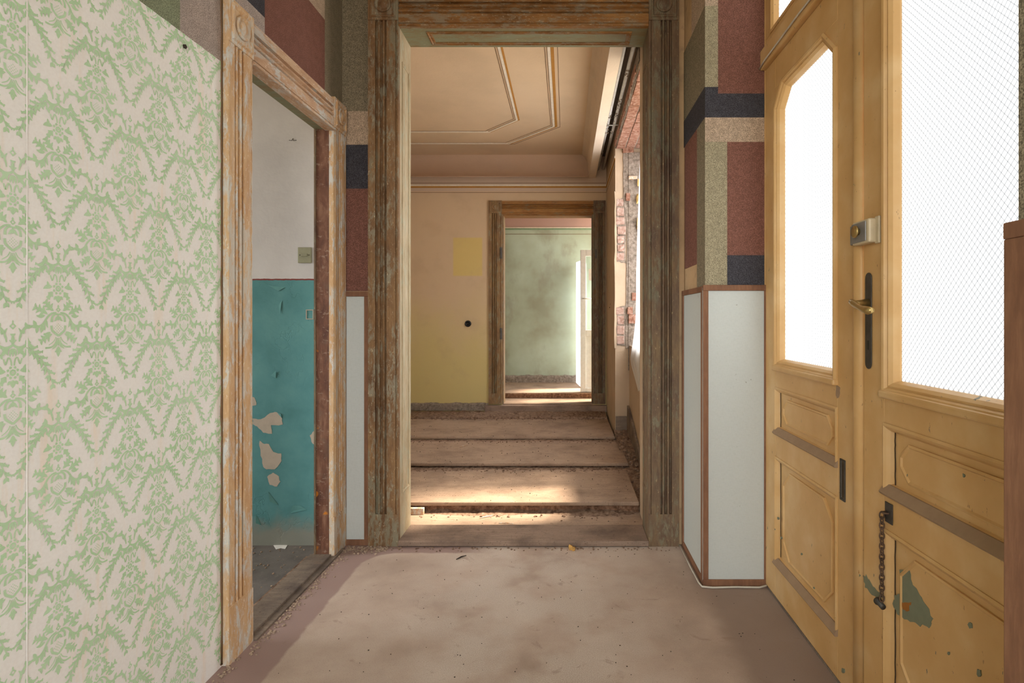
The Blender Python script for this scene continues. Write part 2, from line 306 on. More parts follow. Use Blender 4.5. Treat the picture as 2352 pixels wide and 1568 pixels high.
# ------------------------------------------------------------------ mesh helpers
class MB:
    def __init__(s): s.v = []; s.f = []
    def add(s, vs, fs):
        k = len(s.v); s.v += [tuple(p) for p in vs]; s.f += [[i+k for i in f] for f in fs]; return s
    def box(s, x0, x1, y0, y1, z0, z1):
        x0, x1 = sorted((x0, x1)); y0, y1 = sorted((y0, y1)); z0, z1 = sorted((z0, z1))
        return s.add([(x0, y0, z0), (x1, y0, z0), (x1, y1, z0), (x0, y1, z0), (x0, y0, z1), (x1, y0, z1), (x1, y1, z1), (x0, y1, z1)],
                     [(0, 3, 2, 1), (4, 5, 6, 7), (0, 1, 5, 4), (1, 2, 6, 5), (2, 3, 7, 6), (3, 0, 4, 7)])
    def prism(s, pts, t0, t1, to3):            # flat polygon between two heights along the plane normal
        n = len(pts)
        return s.add([to3(a, b, t0) for a, b in pts]+[to3(a, b, t1) for a, b in pts],
                     [list(range(n))[::-1], list(range(n, 2*n))]+[(i, (i+1) % n, n+(i+1) % n, n+i) for i in range(n)])
    def sweep(s, pts, prof, to3, closed=True):  # profile (inset, height) carried round a polyline with mitres
        n = len(pts); rings = []
        for i in range(n):
            p = Vector(pts[i])
            if closed or 0 < i < n-1:
                d0 = (p-Vector(pts[i-1])).normalized(); d1 = (Vector(pts[(i+1) % n])-p).normalized()
            elif i == 0: d0 = d1 = (Vector(pts[1])-p).normalized()
            else: d0 = d1 = (p-Vector(pts[i-1])).normalized()
            n0 = Vector((-d0.y, d0.x)); n1 = Vector((-d1.y, d1.x)); b = (n0+n1).normalized(); k = 1/max(.3, b.dot(n0))
            rings.append([to3(p.x+b.x*k*u, p.y+b.y*k*u, h) for u, h in prof])
        q = len(prof); fs = []
        for i in range(n if closed else n-1):
            j = (i+1) % n
            for t in range(q): fs.append((i*q+t, j*q+t, j*q+(t+1) % q, i*q+(t+1) % q))
        if not closed: fs += [list(range(q)), [(n-1)*q+t for t in range(q)][::-1]]
        return s.add([v for r in rings for v in r], fs)
    def tube(s, pts, r, n=8, closed=False):
        pts = [Vector(p) for p in pts]; m = len(pts); vs = []; up = None
        for i, p in enumerate(pts):
            a = pts[i-1] if (i or closed) else p; b = pts[(i+1) % m] if (i < m-1 or closed) else p
            d = (b-a).normalized()
            if up is None: up = Vector((0, 0, 1)) if abs(d.z) < .9 else Vector((1, 0, 0))
            u = d.cross(up).normalized(); w_ = u.cross(d).normalized(); up = w_
            rr = r[i] if isinstance(r, (list, tuple)) else r
            vs += [p+(u*math.cos(2*math.pi*k/n)+w_*math.sin(2*math.pi*k/n))*rr for k in range(n)]
        fs = []
        for i in range(m if closed else m-1):
            j = (i+1) % m
            fs += [(i*n+k, i*n+(k+1) % n, j*n+(k+1) % n, j*n+k) for k in range(n)]
        if not closed: fs += [list(range(n))[::-1], [(m-1)*n+k for k in range(n)]]
        return s.add(vs, fs)
    def lathe(s, prof, org, axis, n=24):       # profile (radius, height) turned about an axis
        org = Vector(org); ax = Vector(axis).normalized(); u = ax.orthogonal().normalized(); w_ = ax.cross(u); q = len(prof)
        vs = [org+ax*h+(u*math.cos(2*math.pi*k/n)+w_*math.sin(2*math.pi*k/n))*r for k in range(n) for r, h in prof]
        fs = [(k*q+t, ((k+1) % n)*q+t, ((k+1) % n)*q+t+1, k*q+t+1) for k in range(n) for t in range(q-1)]
        fs += [[k*q for k in range(n)][::-1], [k*q+q-1 for k in range(n)]]
        return s.add(vs, fs)
    def rock(s, c, r, sq=(1, 1, 1)):
        P_ = (1+5**.5)/2
        iv = [(-1, P_, 0), (1, P_, 0), (-1, -P_, 0), (1, -P_, 0), (0, -1, P_), (0, 1, P_), (0, -1, -P_), (0, 1, -P_), (P_, 0, -1), (P_, 0, 1), (-P_, 0, -1), (-P_, 0, 1)]
        fs = [(0, 11, 5), (0, 5, 1), (0, 1, 7), (0, 7, 10), (0, 10, 11), (1, 5, 9), (5, 11, 4), (11, 10, 2), (10, 7, 6), (7, 1, 8), (3, 9, 4), (3, 4, 2), (3, 2, 6), (3, 6, 8), (3, 8, 9), (4, 9, 5), (2, 4, 11), (6, 2, 10), (8, 6, 7), (9, 8, 1)]
        a = random.random()*6.28; ca, sa = math.cos(a), math.sin(a); vs = []
        for v in iv:
            k = r/1.9*(.7+.6*random.random()); x, y, z = v[0]*k*sq[0], v[1]*k*sq[1], v[2]*k*sq[2]
            vs.append((c[0]+x*ca-y*sa, c[1]+x*sa+y*ca, c[2]+z))
        return s.add(vs, fs)
    def grid(s, fn, nu, nv):
        vs = [fn(i/nu, j/nv) for j in range(nv+1) for i in range(nu+1)]
        return s.add(vs, [(j*(nu+1)+i, j*(nu+1)+i+1, (j+1)*(nu+1)+i+1, (j+1)*(nu+1)+i) for j in range(nv) for i in range(nu)])
    def build(s, name, mat, parent=None, label=None, cat=None, group=None, kind=None, smooth=False, bevel=0, fixn=True):
        me = bpy.data.meshes.new(name)
        xs = [p[0] for p in s.v]; ys = [p[1] for p in s.v]; zs = [p[2] for p in s.v]
        b = Vector(((min(xs)+max(xs))/2, (min(ys)+max(ys))/2, min(zs)))
        me.from_pydata([Vector(p)-b for p in s.v], [], s.f)
        if fixn:
            bm = bmesh.new(); bm.from_mesh(me); bmesh.ops.recalc_face_normals(bm, faces=bm.faces); bm.to_mesh(me); bm.free()
        if smooth:
            for p in me.polygons: p.use_smooth = True
        me.materials.append(MAT[mat] if isinstance(mat, str) else mat)
        o = bpy.data.objects.new(name, me); COL.objects.link(o)
        if parent is not None:
            o.parent = parent; o.location = b-wloc(parent)
        else: o.location = b
        if bevel:
            md = o.modifiers.new('bevel', 'BEVEL'); md.width = bevel; md.segments = 2; md.limit_method = 'ANGLE'
        tag(o, label, cat, group, kind); return o
def wloc(o):
    l = Vector(o.location)
    while o.parent is not None: o = o.parent; l += o.location
    return l
def tag(o, label=None, cat=None, group=None, kind=None):
    for k, v_ in (('label', label), ('category', cat), ('group', group), ('kind', kind)):
        if v_: o[k] = v_
def thing(name, loc, label, cat, group=None, kind=None):
    o = bpy.data.objects.new(name, None); o.location = loc; o.empty_display_size = .05; COL.objects.link(o); tag(o, label, cat, group, kind); return o
def box(*a): return MB().box(*a)
def PT(x, y, d): return ((x-CX)*d/F, d, H-(y-CY)*d/F)
# planes: (a, b, proud) -> world
LX, RX = -1.19, .895
pl_left = lambda a, b, t: (LX+t, a, b)         # left wall, a = Y, b = Z, proud to the room
pl_door = lambda a, b, t: (RX-t, a, b)         # right hand doors
def pl_y(y0): return lambda a, b, t: (a, y0-t, b)   # walls facing the camera
def rough_block(x0, x1, y0, y1, z0, z1, amp=.012, res=.03, seed=0, freq=14):
    """ragged lump of masonry: top and camera-facing face displaced by noise"""
    mb = MB(); nx = max(4, int((x1-x0)/res)); L = (z1-z0)+(y1-y0); nv = max(4, int(L/res*1.6))
    def fn(u, v_):
        x = x0+(x1-x0)*u; t = v_*L
        p = Vector((x, y0, z0+t)) if t < z1-z0 else Vector((x, y0+(t-(z1-z0)), z1))
        q = p*freq+Vector((seed, seed*2, 0)); n_ = mnoise.noise(q)+.5*mnoise.noise(q*2.3)+.3*mnoise.noise(q*5)
        return (p.x, p.y-amp*n_*.8, max(z0, p.z+amp*n_) if t > 0 else p.z)
    return mb.grid(fn, nx, nv)

def ragged(pts, n=5, amp=.006):
    out = []
    for i, p in enumerate(pts):
        q = pts[(i+1) % len(pts)]
        for t in range(n):
            u = t/n; out.append((p[0]+(q[0]-p[0])*u+random.uniform(-amp, amp), p[1]+(q[1]-p[1])*u+random.uniform(-amp, amp)))
    return out

# ================================================================== SETTING: shells
st = 'structure'
box(-1.29, .95, -1.6, 2.99, -.12, 0).build('floor', 'floor', label='dusty pinkish terrazzo floor with darker border along the walls', cat='floor', kind=st)
box(-4.2, -1.29, -.2, 3.0, -.12, -.012).build('floor_side_room', 'side_floor', label='dark grey dusty floor of the side room', cat='floor', kind=st)
# left wall with doorway (thin partition)
wl = MB(); DY0, DY1, DZ = 2.09, 2.82, 2.15
wl.box(LX-.068, LX, -1.6, DY0-.02, 0, 3.4); wl.box(LX-.068, LX, DY0-.02, DY1+.02, DZ+.02, 3.4); wl.box(LX-.068, LX, DY1+.02, 2.985, 0, 3.4)
wall_left = wl.build('wall_left', 'hidden_plaster', label='left wall with green damask wallpaper and a stripped doorway', cat='wall', kind=st)
# portal wall
PY, PB = 2.985, 3.19; PX0, PX1, PZ = -.882, .435, 2.74
wp = MB(); wp.box(LX-.09, PX0-.02, PY, PB, 0, 3.4); wp.box(PX1+.02, .8, PY, PB, 0, 3.4); wp.box(PX0-.02, PX1+.02, PY, PB, PZ+.02, 3.4)
wall_portal = wp.build('wall_portal', 'old_plaster', label='plastered cross wall holding the tall wooden portal', cat='wall', kind=st)
# right pier beside the double door
wpier = box(.628, .96, 2.53, 2.984, 0, 3.4).build('wall_pier', 'old_plaster', label='right pier with striped granite paper between portal and yellow door', cat='wall', kind=st)
# right wall, near pier and over the door
wr = MB(); wr.box(.705, 1.0, -1.6, .875, 0, 3.4); wr.box(RX+.0, 1.0, .875, 2.53, 2.98, 3.4)
wall_right = wr.build('wall_right', 'granite_olive', label='right hall wall papered in olive above the near dado', cat='wall', kind=st)
wf = MB(); wf.box(-1.29, -1.0, -1.75, -1.6, 0, 3.4); wf.box(.55, 1.0, -1.75, -1.6, 0, 3.4); wf.box(-1.0, .55, -1.75, -1.6, 2.7, 3.4); wf.box(-1.0, .55, -1.75, -1.6, 0, .85)  # window opening behind the camera, added to let in more light
wf.build('wall_front', 'hidden_plaster', label='hall end wall behind the viewer with a wide window added for light', cat='wall', kind=st)
box(-1.29, 1.0, -1.75, 3.19, 3.4, 3.5).build('ceiling', 'hidden_plaster', label='plain hall ceiling above the portal', cat='ceiling', kind=st)
# side room shell
ws = MB(); ws.box(-4.2, LX-.09, 3.0, 3.1, -.12, 2.9)
wall_side = ws.build('wall_side_room', 'teal_wall', label='side room wall with peeling teal dado and limewash above', cat='wall', kind=st)
w2 = MB(); w2.box(-4.2, -1.29, -.3, -.2, -.12, 2.9); w2.box(-4.3, -4.2, -.3, 3.1, -.12, .9); w2.box(-4.3, -4.2, -.3, 3.1, 2.5, 2.9); w2.box(-4.3, -4.2, -.3, .7, .9, 2.5); w2.box(-4.3, -4.2, 2.55, 3.1, .9, 2.5); w2.box(-4.3, LX-.09, -.3, 3.1, 2.9, 3.0)  # unseen window opening, added to light the side room
w2.build('wall_side_room_outer', 'hidden_plaster', label='unseen outer walls of the side room with a window added for light', cat='wall', kind=st)

# room beyond the portal
FY = 6.3; RW = .454; NX = .583; NY0, NY1, NZ = 3.45, 5.18, 2.77
wfar = MB(); O2 = (-.716, .308, 2.368)
wfar.box(-2.5, O2[0], FY, FY+.16, .0, 3.2); wfar.box(O2[1], 1.0, FY, FY+.16, 0, 3.2); wfar.box(O2[0], O2[1], FY, FY+.16, O2[2], 3.2); wfar.box(O2[0], O2[1], FY, FY+.16, 0, .15)
wall_far = wfar.build('wall_far', 'yellow_wall', label='far wall of second room, pinkish beige fading to yellow', cat='wall', kind=st)
box(-2.5, -2.4, PB, FY, 0, 3.2).build('wall_second_room_left', 'yellow_wall', label='left wall of the second room hidden by the portal', cat='wall', kind=st)
wn = MB(); wn.box(RW, .80, NY1, FY, 0, 3.2); wn.box(RW, .80, PB, NY0, 0, 3.2); wn.box(RW, .80, NY0, NY1, NZ, 3.2); wn.box(NX, .80, NY0, NY1, 0, .95)
wall_window = wn.build('wall_window', 'window_plaster', label='right wall of second room broken open around a window niche', cat='wall', kind=st)
CZ = 3.036
cl = MB(); cl.box(-2.5, .254, PB, FY, CZ, CZ+.1)
ceil2 = cl.build('ceiling_second_room', 'plaster_warm', label='warm plaster ceiling of second room with painted border lines', cat='ceiling', kind=st)
# cove between ceiling and far wall, as a part of the ceiling
cv = MB()
def cove(u, v_):
    a = v_*math.pi/2; return (-2.45+2.70*u, FY-.30*(1-math.sin(a))-.001, 2.72+.316*(1-math.cos(a)))
cv.grid(cove, 2, 10); cv.build('cove', 'plaster_cove', ceil2, smooth=True, label='pinkish curved cove above the far wall')
bk = MB()
prof = [(.18, CZ), (.21, CZ-.03), (.235, CZ-.09), (.252, 2.80), (.254, 2.768), (.332, 2.775), (.332, CZ+.02), (.26, CZ+.02)]
bk.add([(a, PB+.002, b) for a, b in prof]+[(a, FY-.002, b) for a, b in prof], [[i, (i+1) % 8, 8+(i+1) % 8, 8+i] for i in range(8)]+[list(range(8)), list(range(8, 16))])
bk.build('bulkhead', 'plaster_white', ceil2, label='pale dropped edge of the ceiling beside the pipes')
box(.332, .80, PB, FY, CZ-.02, CZ+.1).build('pipe_channel', 'dark_channel', ceil2, label='dark open channel above the pipes')
box(-2.5, .80, PB, FY, CZ+.1, CZ+.2).build('roof_slab', 'hidden_plaster', ceil2)

# third room
TY, TZ = 7.9, .305
wt = box(-2.5, 1.0, TY, TY+.1, 0, 2.95).build('wall_third_room', 'green_wall', label='faded sage green wall of the third room', cat='wall', kind=st)
w3 = MB(); w3.box(-2.6, -2.5, FY+.16, TY, 0, 2.95); w3.box(.9, 1.0, FY+.16, 6.55, 0, 2.95); w3.box(.9, 1.0, 7.80, TY, 0, 2.95); w3.box(.9, 1.0, 6.55, 7.80, 2.6, 2.95)
w3.build('wall_third_room_sides', 'green_wall', label='side walls of the third room with balcony opening', cat='wall', kind=st)
c3 = box(-2.6, 1.0, FY+.16, TY+.1, 2.9, 3.0).build('ceiling_third_room', 'plaster_cove', label='pinkish ceiling of the third room', cat='ceiling', kind=st)
box(.16, .22, FY+.16, TY, 2.62, 2.9).build('beam', 'plaster_white', c3, label='pale beam end near the balcony side')
f3 = MB(); f3.box(-2.5, 1.0, 6.75, TY, 0, TZ)
f3 = f3.build('floor_third_room', 'tread', label='sunlit dusty floor of the third room', cat='floor', kind=st)
rough_block(-2.4, .9, 6.742, 6.75, .245, TZ-.004, .004, .03, 3).build('step_edge', 'rubble_red', f3, label='crumbly reddish floor edge')
box(-2.5, 1.0, FY+.16, 6.75, 0, .24).build('floor_third_room_edge', 'tread', label='patchy sunlit planks just inside the inner doorway', cat='floor', kind=st)

# ================================================================== LEFT WALL: wallpaper, blocks
WT = 2.085
wpz = box(LX, LX+.0015, -1.6, 1.945, 0, WT).build('wallpaper_sheet', 'wallpaper', wall_left, label='cream wallpaper printed with green damask')
dm = MB()
def strip(c_, wd):                      # ribbon along centre points with half widths
    n = len(c_); vs = []
    for i in range(n):
        a = Vector(c_[max(0, i-1)]); b = Vector(c_[min(n-1, i+1)]); d = (b-a).normalized(); nn = Vector((-d.y, d.x)); p = Vector(c_[i])
        vs += [p+nn*wd[i], p-nn*wd[i]]
    return [(v_.x, v_.y) for v_ in vs], [(2*i, 2*i+1, 2*i+3, 2*i+2) for i in range(n-1)]
def bez(p0, p1, p2, n): return [((1-t)**2*p0[0]+2*t*(1-t)*p1[0]+t*t*p2[0], (1-t)**2*p0[1]+2*t*(1-t)*p1[1]+t*t*p2[1]) for t in [i/n for i in range(n+1)]]
shapes_A, shapes_B = [], []
def leaf(L, p0, p1, wd, bend=0, n=9, ser=.0):
    mx_, my_ = (p0[0]+p1[0])/2, (p0[1]+p1[1])/2; dx, dy = p1[0]-p0[0], p1[1]-p0[1]
    c_ = bez(p0, (mx_-dy*bend, my_+dx*bend), p1, n)
    ww = [1.1*wd*max(.06, math.sin(math.pi*min(1, (i/n)**.8))**.8)*(1-ser*(i % 2)) for i in range(n+1)]
    L.append(strip(c_, ww))
def stroke(L, pts, w0, w1=None):
    w1 = w0 if w1 is None else w1; n = len(pts)-1; c_ = []
    for i in range(n):
        a = Vector(pts[max(0, i-1)]); b = Vector(pts[i]); c2 = Vector(pts[i+1]); d = Vector(pts[min(n, i+2)])
        for t in (0, .33, .66):
            p = .5*((2*b)+(-a+c2)*t+(2*a-5*b+4*c2-d)*t*t+(-a+3*b-3*c2+d)*t**3); c_.append((p.x, p.y))
    c_.append(pts[-1]); k = len(c_)-1
    L.append(strip(c_, [w0+(w1-w0)*i/k for i in range(k+1)]))
def ring(L, c_, r0, r1, n=8):
    vs = []
    for i in range(n):
        a = 2*math.pi*i/n; vs += [(c_[0]+r0*math.cos(a), c_[1]+r0*math.sin(a)), (c_[0]+r1*math.cos(a), c_[1]+r1*math.sin(a))]
    L.append((vs, [(2*i, 2*i+1, (2*i+3) % (2*n), (2*i+2) % (2*n)) for i in range(n)]))
def acanth(L, p0, p1, wd, bend=0, lobes=3):    # a lobed leaf: spine with side lobes and a tip
    leaf(L, p0, p1, wd*.62, bend, 8)
    dx, dy = p1[0]-p0[0], p1[1]-p0[1]
    for k in range(lobes):
        t = .22+.58*k/max(1, lobes-1); bx_, by_ = p0[0]+dx*t, p0[1]+dy*t
        cx_ = -dy*bend*2*t*(1-t); cy_ = dx*bend*2*t*(1-t); sc = (1-.45*t)
        for sgn in (-1, 1):
            ex_, ey_ = dx*.26-sgn*dy*.36*wd/6, dy*.26+sgn*dx*.36*wd/6
            leaf(L, (bx_+cx_, by_+cy_), (bx_+cx_+ex_*sc, by_+cy_+ey_*sc), wd*.36, -.2*sgn, 5)
def mirror(L, fn):
    T = []; fn(T)
    for vs, fs in T: L.append((vs, fs)); L.append(([(-x, y) for x, y in vs], [f[::-1] for f in fs]))
ring(shapes_A, (0, 40), 2.6, 6.5, 4); leaf(shapes_A, (0, 44), (0, 51), 2.2)
def A_side(T):
    acanth(T, (-12, 37), (-33, 61), 7, .15, 3); acanth(T, (-27, 29), (-62, 45), 6.5, -.1, 3); leaf(T, (-34, 27), (-55, 26), 3.6, .2)
    stroke(T, [(-5, 33), (-17, 31), (-28, 22), (-36, 9), (-47, 1), (-57, 3)], 1.6, 3.2)
    leaf(T, (-52, 2), (-67, 4), 3.4, .2); leaf(T, (-55, 3), (-62, 15), 3.8); leaf(T, (-52, 1), (-54, -14), 3.6); leaf(T, (-42, 4), (-44, -13), 3.8, .2); leaf(T, (-36, 9), (-33, -8), 3, -.2); leaf(T, (-30, 16), (-26, -2), 2.6, -.2)
    stroke(T, [(0, 29), (-9, 29), (-16, 22), (-17, 11)], 1.7, 3); leaf(T, (-4, 24), (-11, 13), 2.6, .3)
    stroke(T, [(-18, 3), (-16, -8), (-8, -15), (0, -21)], 2.8, 2.6)
    acanth(T, (-16, -17), (-46, -36), 6.5, -.15, 3); leaf(T, (-20, -12), (-38, -17), 3.4, .2); stroke(T, [(-6, -24), (-12, -34), (-24, -42)], 1.3, .8)
    stroke(T, [(-3, -26), (-8, -39), (-18, -47), (-33, -48)], 1.0, 2.3); leaf(T, (-1, -30), (-16, -52), 2.6, .25); leaf(T, (0, -54), (-9, -59), 2.6)
mirror(shapes_A, A_side)
leaf(shapes_A, (0, 15), (0, 28), 3.6); leaf(shapes_A, (0, -46), (0, -70), 5.2); stroke(shapes_A, [(0, -26), (0, -36), (0, -44)], .9)
for i in range(4):
    for j in range(4):
        q = 4.6; px_, py_ = (i-j)*q*.72, (i+j-3)*q*.72-3; ring(shapes_A, (px_, py_), .0, 1.35, 4)
ring(shapes_B, (0, 0), 3.0, 7.5, 8); ring(shapes_B, (0, 0), 0, 1.6, 6)
def B_side(T):
    for a in (25, 65, 335, 295):
        leaf(T, (9*math.cos(math.radians(a)), 9*math.sin(math.radians(a))), (15*math.cos(math.radians(a)), 15*math.sin(math.radians(a))), 3.0)
    acanth(T, (14, -8), (26, -24), 7.5, .1, 2); leaf(T, (16, 3), (38, -2), 4.6, .25); leaf(T, (24, 3), (28, 16), 3); leaf(T, (5, -18), (12, -26), 3)
    stroke(T, [(3, 15), (5, 28), (10, 32), (13, 24), (16, 18), (20, 30)], 1.6)
    stroke(T, [(0, 60), (7, 55), (18, 53), (30, 58), (38, 66)], 2.2, 4.0); leaf(T, (30, 58), (34, 74), 4); leaf(T, (34, 60), (46, 50), 4)
    acanth(T, (8, 52), (27, 33), 6.5, .15, 2); leaf(T, (2, 52), (6, 34), 2.4, .2)
    stroke(T, [(14, 66), (16, 78), (22, 90), (32, 99)], 1.4, 3.4); leaf(T, (26, 96), (44, 97), 4.2, .2); leaf(T, (24, 92), (24, 82), 2.6); leaf(T, (12, 96), (17, 74), 1.8, .3); leaf(T, (30, 98), (28, 108), 3)
    stem = bez((30, 52), (68, 40), (94, -36), 12); stroke(T, stem[::2], 1.5, 1.2)
    for k in (1, 3, 5, 7, 9, 11):
        x, y = stem[k]; d = (Vector(stem[min(12, k+1)])-Vector(stem[k-1])).normalized(); nn = Vector((-d.y, d.x))
        tip = Vector((x, y))+d*17+nn*14; acanth(T, (x+nn.x*2.5, y+nn.y*2.5), (tip.x, tip.y), 4.3, -.25, 2)
        x, y = stem[max(0, k-1)]; tip = Vector((x, y))+d*17-nn*12; leaf(T, (x-nn.x*3, y-nn.y*3), (tip.x, tip.y), 3.0, .3); tip = Vector((x, y))+d*4-nn*14; leaf(T, (x-nn.x*3, y-nn.y*3), (tip.x, tip.y), 2.0, .2)
    leaf(T, stem[12], (stem[12][0]-6, stem[12][1]-12), 3.6); leaf(T, stem[12], (stem[12][0]+6, stem[12][1]-10), 3.0)
mirror(shapes_B, B_side)
leaf(shapes_B, (0, -16), (0, -33), 5.5); acanth(shapes_B, (0, 58), (0, 84), 6, 0, 2); leaf(shapes_B, (0, 52), (0, 34), 2.6); ring(shapes_B, (0, 100), 3.6, 7.6, 4); leaf(shapes_B, (0, 106), (0, 113), 1.6)
def stampm(L, cy, cz):
    for si, (vs, fs) in enumerate(L):
        P3 = []
        for x, y in vs:
            yy, zz_ = cy+x*.001, cz+y*.001
            P3.append((LX+.0019+(si % 64)*7e-6, min(yy, 1.944), min(max(zz_, .002), WT)))
        if min(p[1] for p in P3) > 1.943 or min(p[2] for p in P3) >= WT-1e-4 or max(p[2] for p in P3) <= .003: continue
        dm.add(P3, fs)
for off, oz in ((0, 0), (.108, .186)):
    for i in range(-11, 5):
        for j in range(-6, 4):
            cy, cz = 1.3143+off+.216*i, 1.5525+oz+.372*j
            if cy < -.6 or cy > 2.1 or cz < -.1 or cz > 2.25: continue
            stampm(shapes_A, cy, cz); stampm(shapes_B, cy, cz+.089)
dmo = dm.build('damask_print', 'damask', wall_left, kind='stuff', label='pale green damask pattern of leaves and garlands', fixn=False)
me = dmo.data
bm = bmesh.new(); bm.from_mesh(me)
for f in bm.faces:
    f.normal_update()
    if f.normal.x < 0: f.normal_flip()
bm.to_mesh(me); bm.free()
# lifted seam of the wallpaper near the viewer and the small hole
sm_ = MB(); sm_.grid(lambda u, v_: (LX+.0022+.0006*math.sin(math.pi*u)*(.5+.5*math.sin(v_*23+2*math.sin(v_*9))), 1.236+.004*u, v_*WT), 4, 90)
sm_.build('paper_seam', 'wallpaper', wall_left, smooth=True, label='slightly lifted wallpaper seam')
tr_ = MB(); tr_.grid(lambda u, v_: (LX+.003+.014*u*math.sin(math.pi*v_), 1.205+.02*u*math.sin(math.pi*v_), 1.90+.07*v_), 4, 8); tr_.build('paper_tear', 'bare_plaster', wall_left, smooth=True, label='curled tear in the wallpaper')
MB().rock((LX+.004, 1.745, 2.045), .009, (.5, 1, 1)).build('nail_hole', 'dark_stone', wall_left, label='dark hole at the top of the wallpaper')
# granite-paper blocks on the left wall
def blk(plane, a0, a1, b0, b1, mat, parent, t=.002, slant=None):
    n_ = MB(); pts = slant or [(a0, b0), (a1, b0), (a1, b1), (a0, b1)]
    n_.prism(pts, 0.0, t, plane); return n_.build('wallpaper_block', 'granite_'+mat, parent)
blk(pl_left, -1.6, 1.7287, WT, 3.4, 'sage', wall_left); blk(pl_left, 1.7287, 2.02, WT, 3.4, 'pinkgray', wall_left)
blk(pl_left, 2.02, 2.215, 2.16, 2.385, 'pinkgray', wall_left); blk(pl_left, 2.02, 2.215, 2.385, 3.4, 'charcoal', wall_left)
blk(pl_left, 2.215, 2.766, 2.16, 2.67, 'maroon', wall_left); blk(pl_left, 2.215, 2.766, 2.67, 3.4, 'beige', wall_left); blk(pl_left, 2.766, 2.983, 2.16, 3.4, 'olive', wall_left)
pp = pl_y(PY)
blk(pp, LX, -1.03, 2.30, 3.4, 'olive', wall_portal); blk(pp, LX, -1.03, 2.122, 2.30, 'beige', wall_portal)
blk(pp, LX, -1.03, 1.889, 2.122, 'charcoal', wall_portal); blk(pp, LX, -1.03, 1.345, 1.889, 'maroon', wall_portal)
# right pier papers: front face at Y 2.53, side face at X .628
pf = pl_y(2.53); ps = lambda a, b, t: (.628-t, a, b)
k = 2.53/F
def zf(y): return H-(y-CY)*k
def xf(x): return (x-CX)*k
XL = .628-.002; xm = xf(1649); xm2 = xf(1670)
for a0, a1, y0, y1, mm in ((XL, xm, -400, 14, 'beige'), (XL, xm, 14, 200, 'olive_light'), (XL, xm, 200, 270, 'charcoal'), (xm, RX+.02, -400, 215, 'maroon'), (xm, RX+.02, 215, 270, 'charcoal'),
                           (XL, RX+.02, 270, 326, 'beige'), (XL, xm2, 326, 662, 'olive_light'), (xm2, RX+.02, 326, 586, 'maroon'), (xm2, RX+.02, 586, 662, 'charcoal')):
    blk(pf, a0, a1, zf(y1), zf(y0), mm, wpier)
for a0, a1, z0, z1, mm in ((2.53, 2.985, 2.245, 2.61, 'olive'), (2.53, 2.80, 2.61, 3.4, 'beige'), (2.53, 2.985, 2.105, 2.245, 'charcoal'), (2.685, 2.96, 1.46, 2.105, 'maroon'), (2.53, 2.685, 1.34, 2.105, 'olive')):
    blk(ps, a0, a1, z0, z1, mm, wpier)

# ================================================================== dado panels
def dado(name, label, plane, a0, a1, z1, parts, cat='wall panel', bw=.024):
    ax = plane((a0+a1)/2, 0, 0); t = thing(name, ax, label, cat, kind=st)
    MB().prism([(a0, .02), (a1, .02), (a1, z1-.012), (a0, z1-.012)], .003, .009, plane).build('laminate_sheet', 'laminate', t)
    MB().prism([(a0, z1-.026), (a1, z1-.026), (a1, z1), (a0, z1)], .003, .017, plane).build('top_batten', 'batten', t, bevel=.002)
    if parts & 1: MB().prism([(a0, .03), (a0+bw, .03), (a0+bw, z1-.026), (a0, z1-.026)], .009, .016, plane).build('side_batten', 'batten', t, bevel=.002)
    if parts & 2: MB().prism([(a1-bw, .03), (a1, .03), (a1, z1-.026), (a1-bw, z1-.026)], .009, .016, plane).build('side_batten', 'batten', t, bevel=.002)
    MB().prism([(a0, .0), (a1, .0), (a1, .03), (a0, .03)], .003, .016, plane).build('bottom_batten', 'batten', t, bevel=.002)
    return t
dado('dado_panel', 'narrow white linen panel with reddish battens left of the portal', pp, LX+.003, -1.044, 1.342, 3)
dado('dado_panel', 'white linen panel on the front of the right pier', pf, .614, .912, 1.35, 3)
dado('dado_panel', 'shaded white linen panel on the side of the right pier', ps, 2.53, 2.968, 1.345, 3)
pn = lambda a, b, t: (.705-t, a, b)
dado('dado_panel', 'brown edged panel at the right margin nearest the viewer', pn, -.6, .885, 1.35, 3, bw=.06)
# cable along the pier foot
cb = MB(); cb.tube([(.60, 2.96, .006), (.598, 2.7, .006), (.60, 2.535, .007), (.606, 2.50, .007), (.65, 2.492, .006), (.75, 2.497, .006), (.86, 2.493, .006), (.893, 2.50, .012)], .0045, 6)
cb.build('floor_cable', 'cable', label='thin pale cable running round the foot of the right pier', cat='cable', smooth=True)

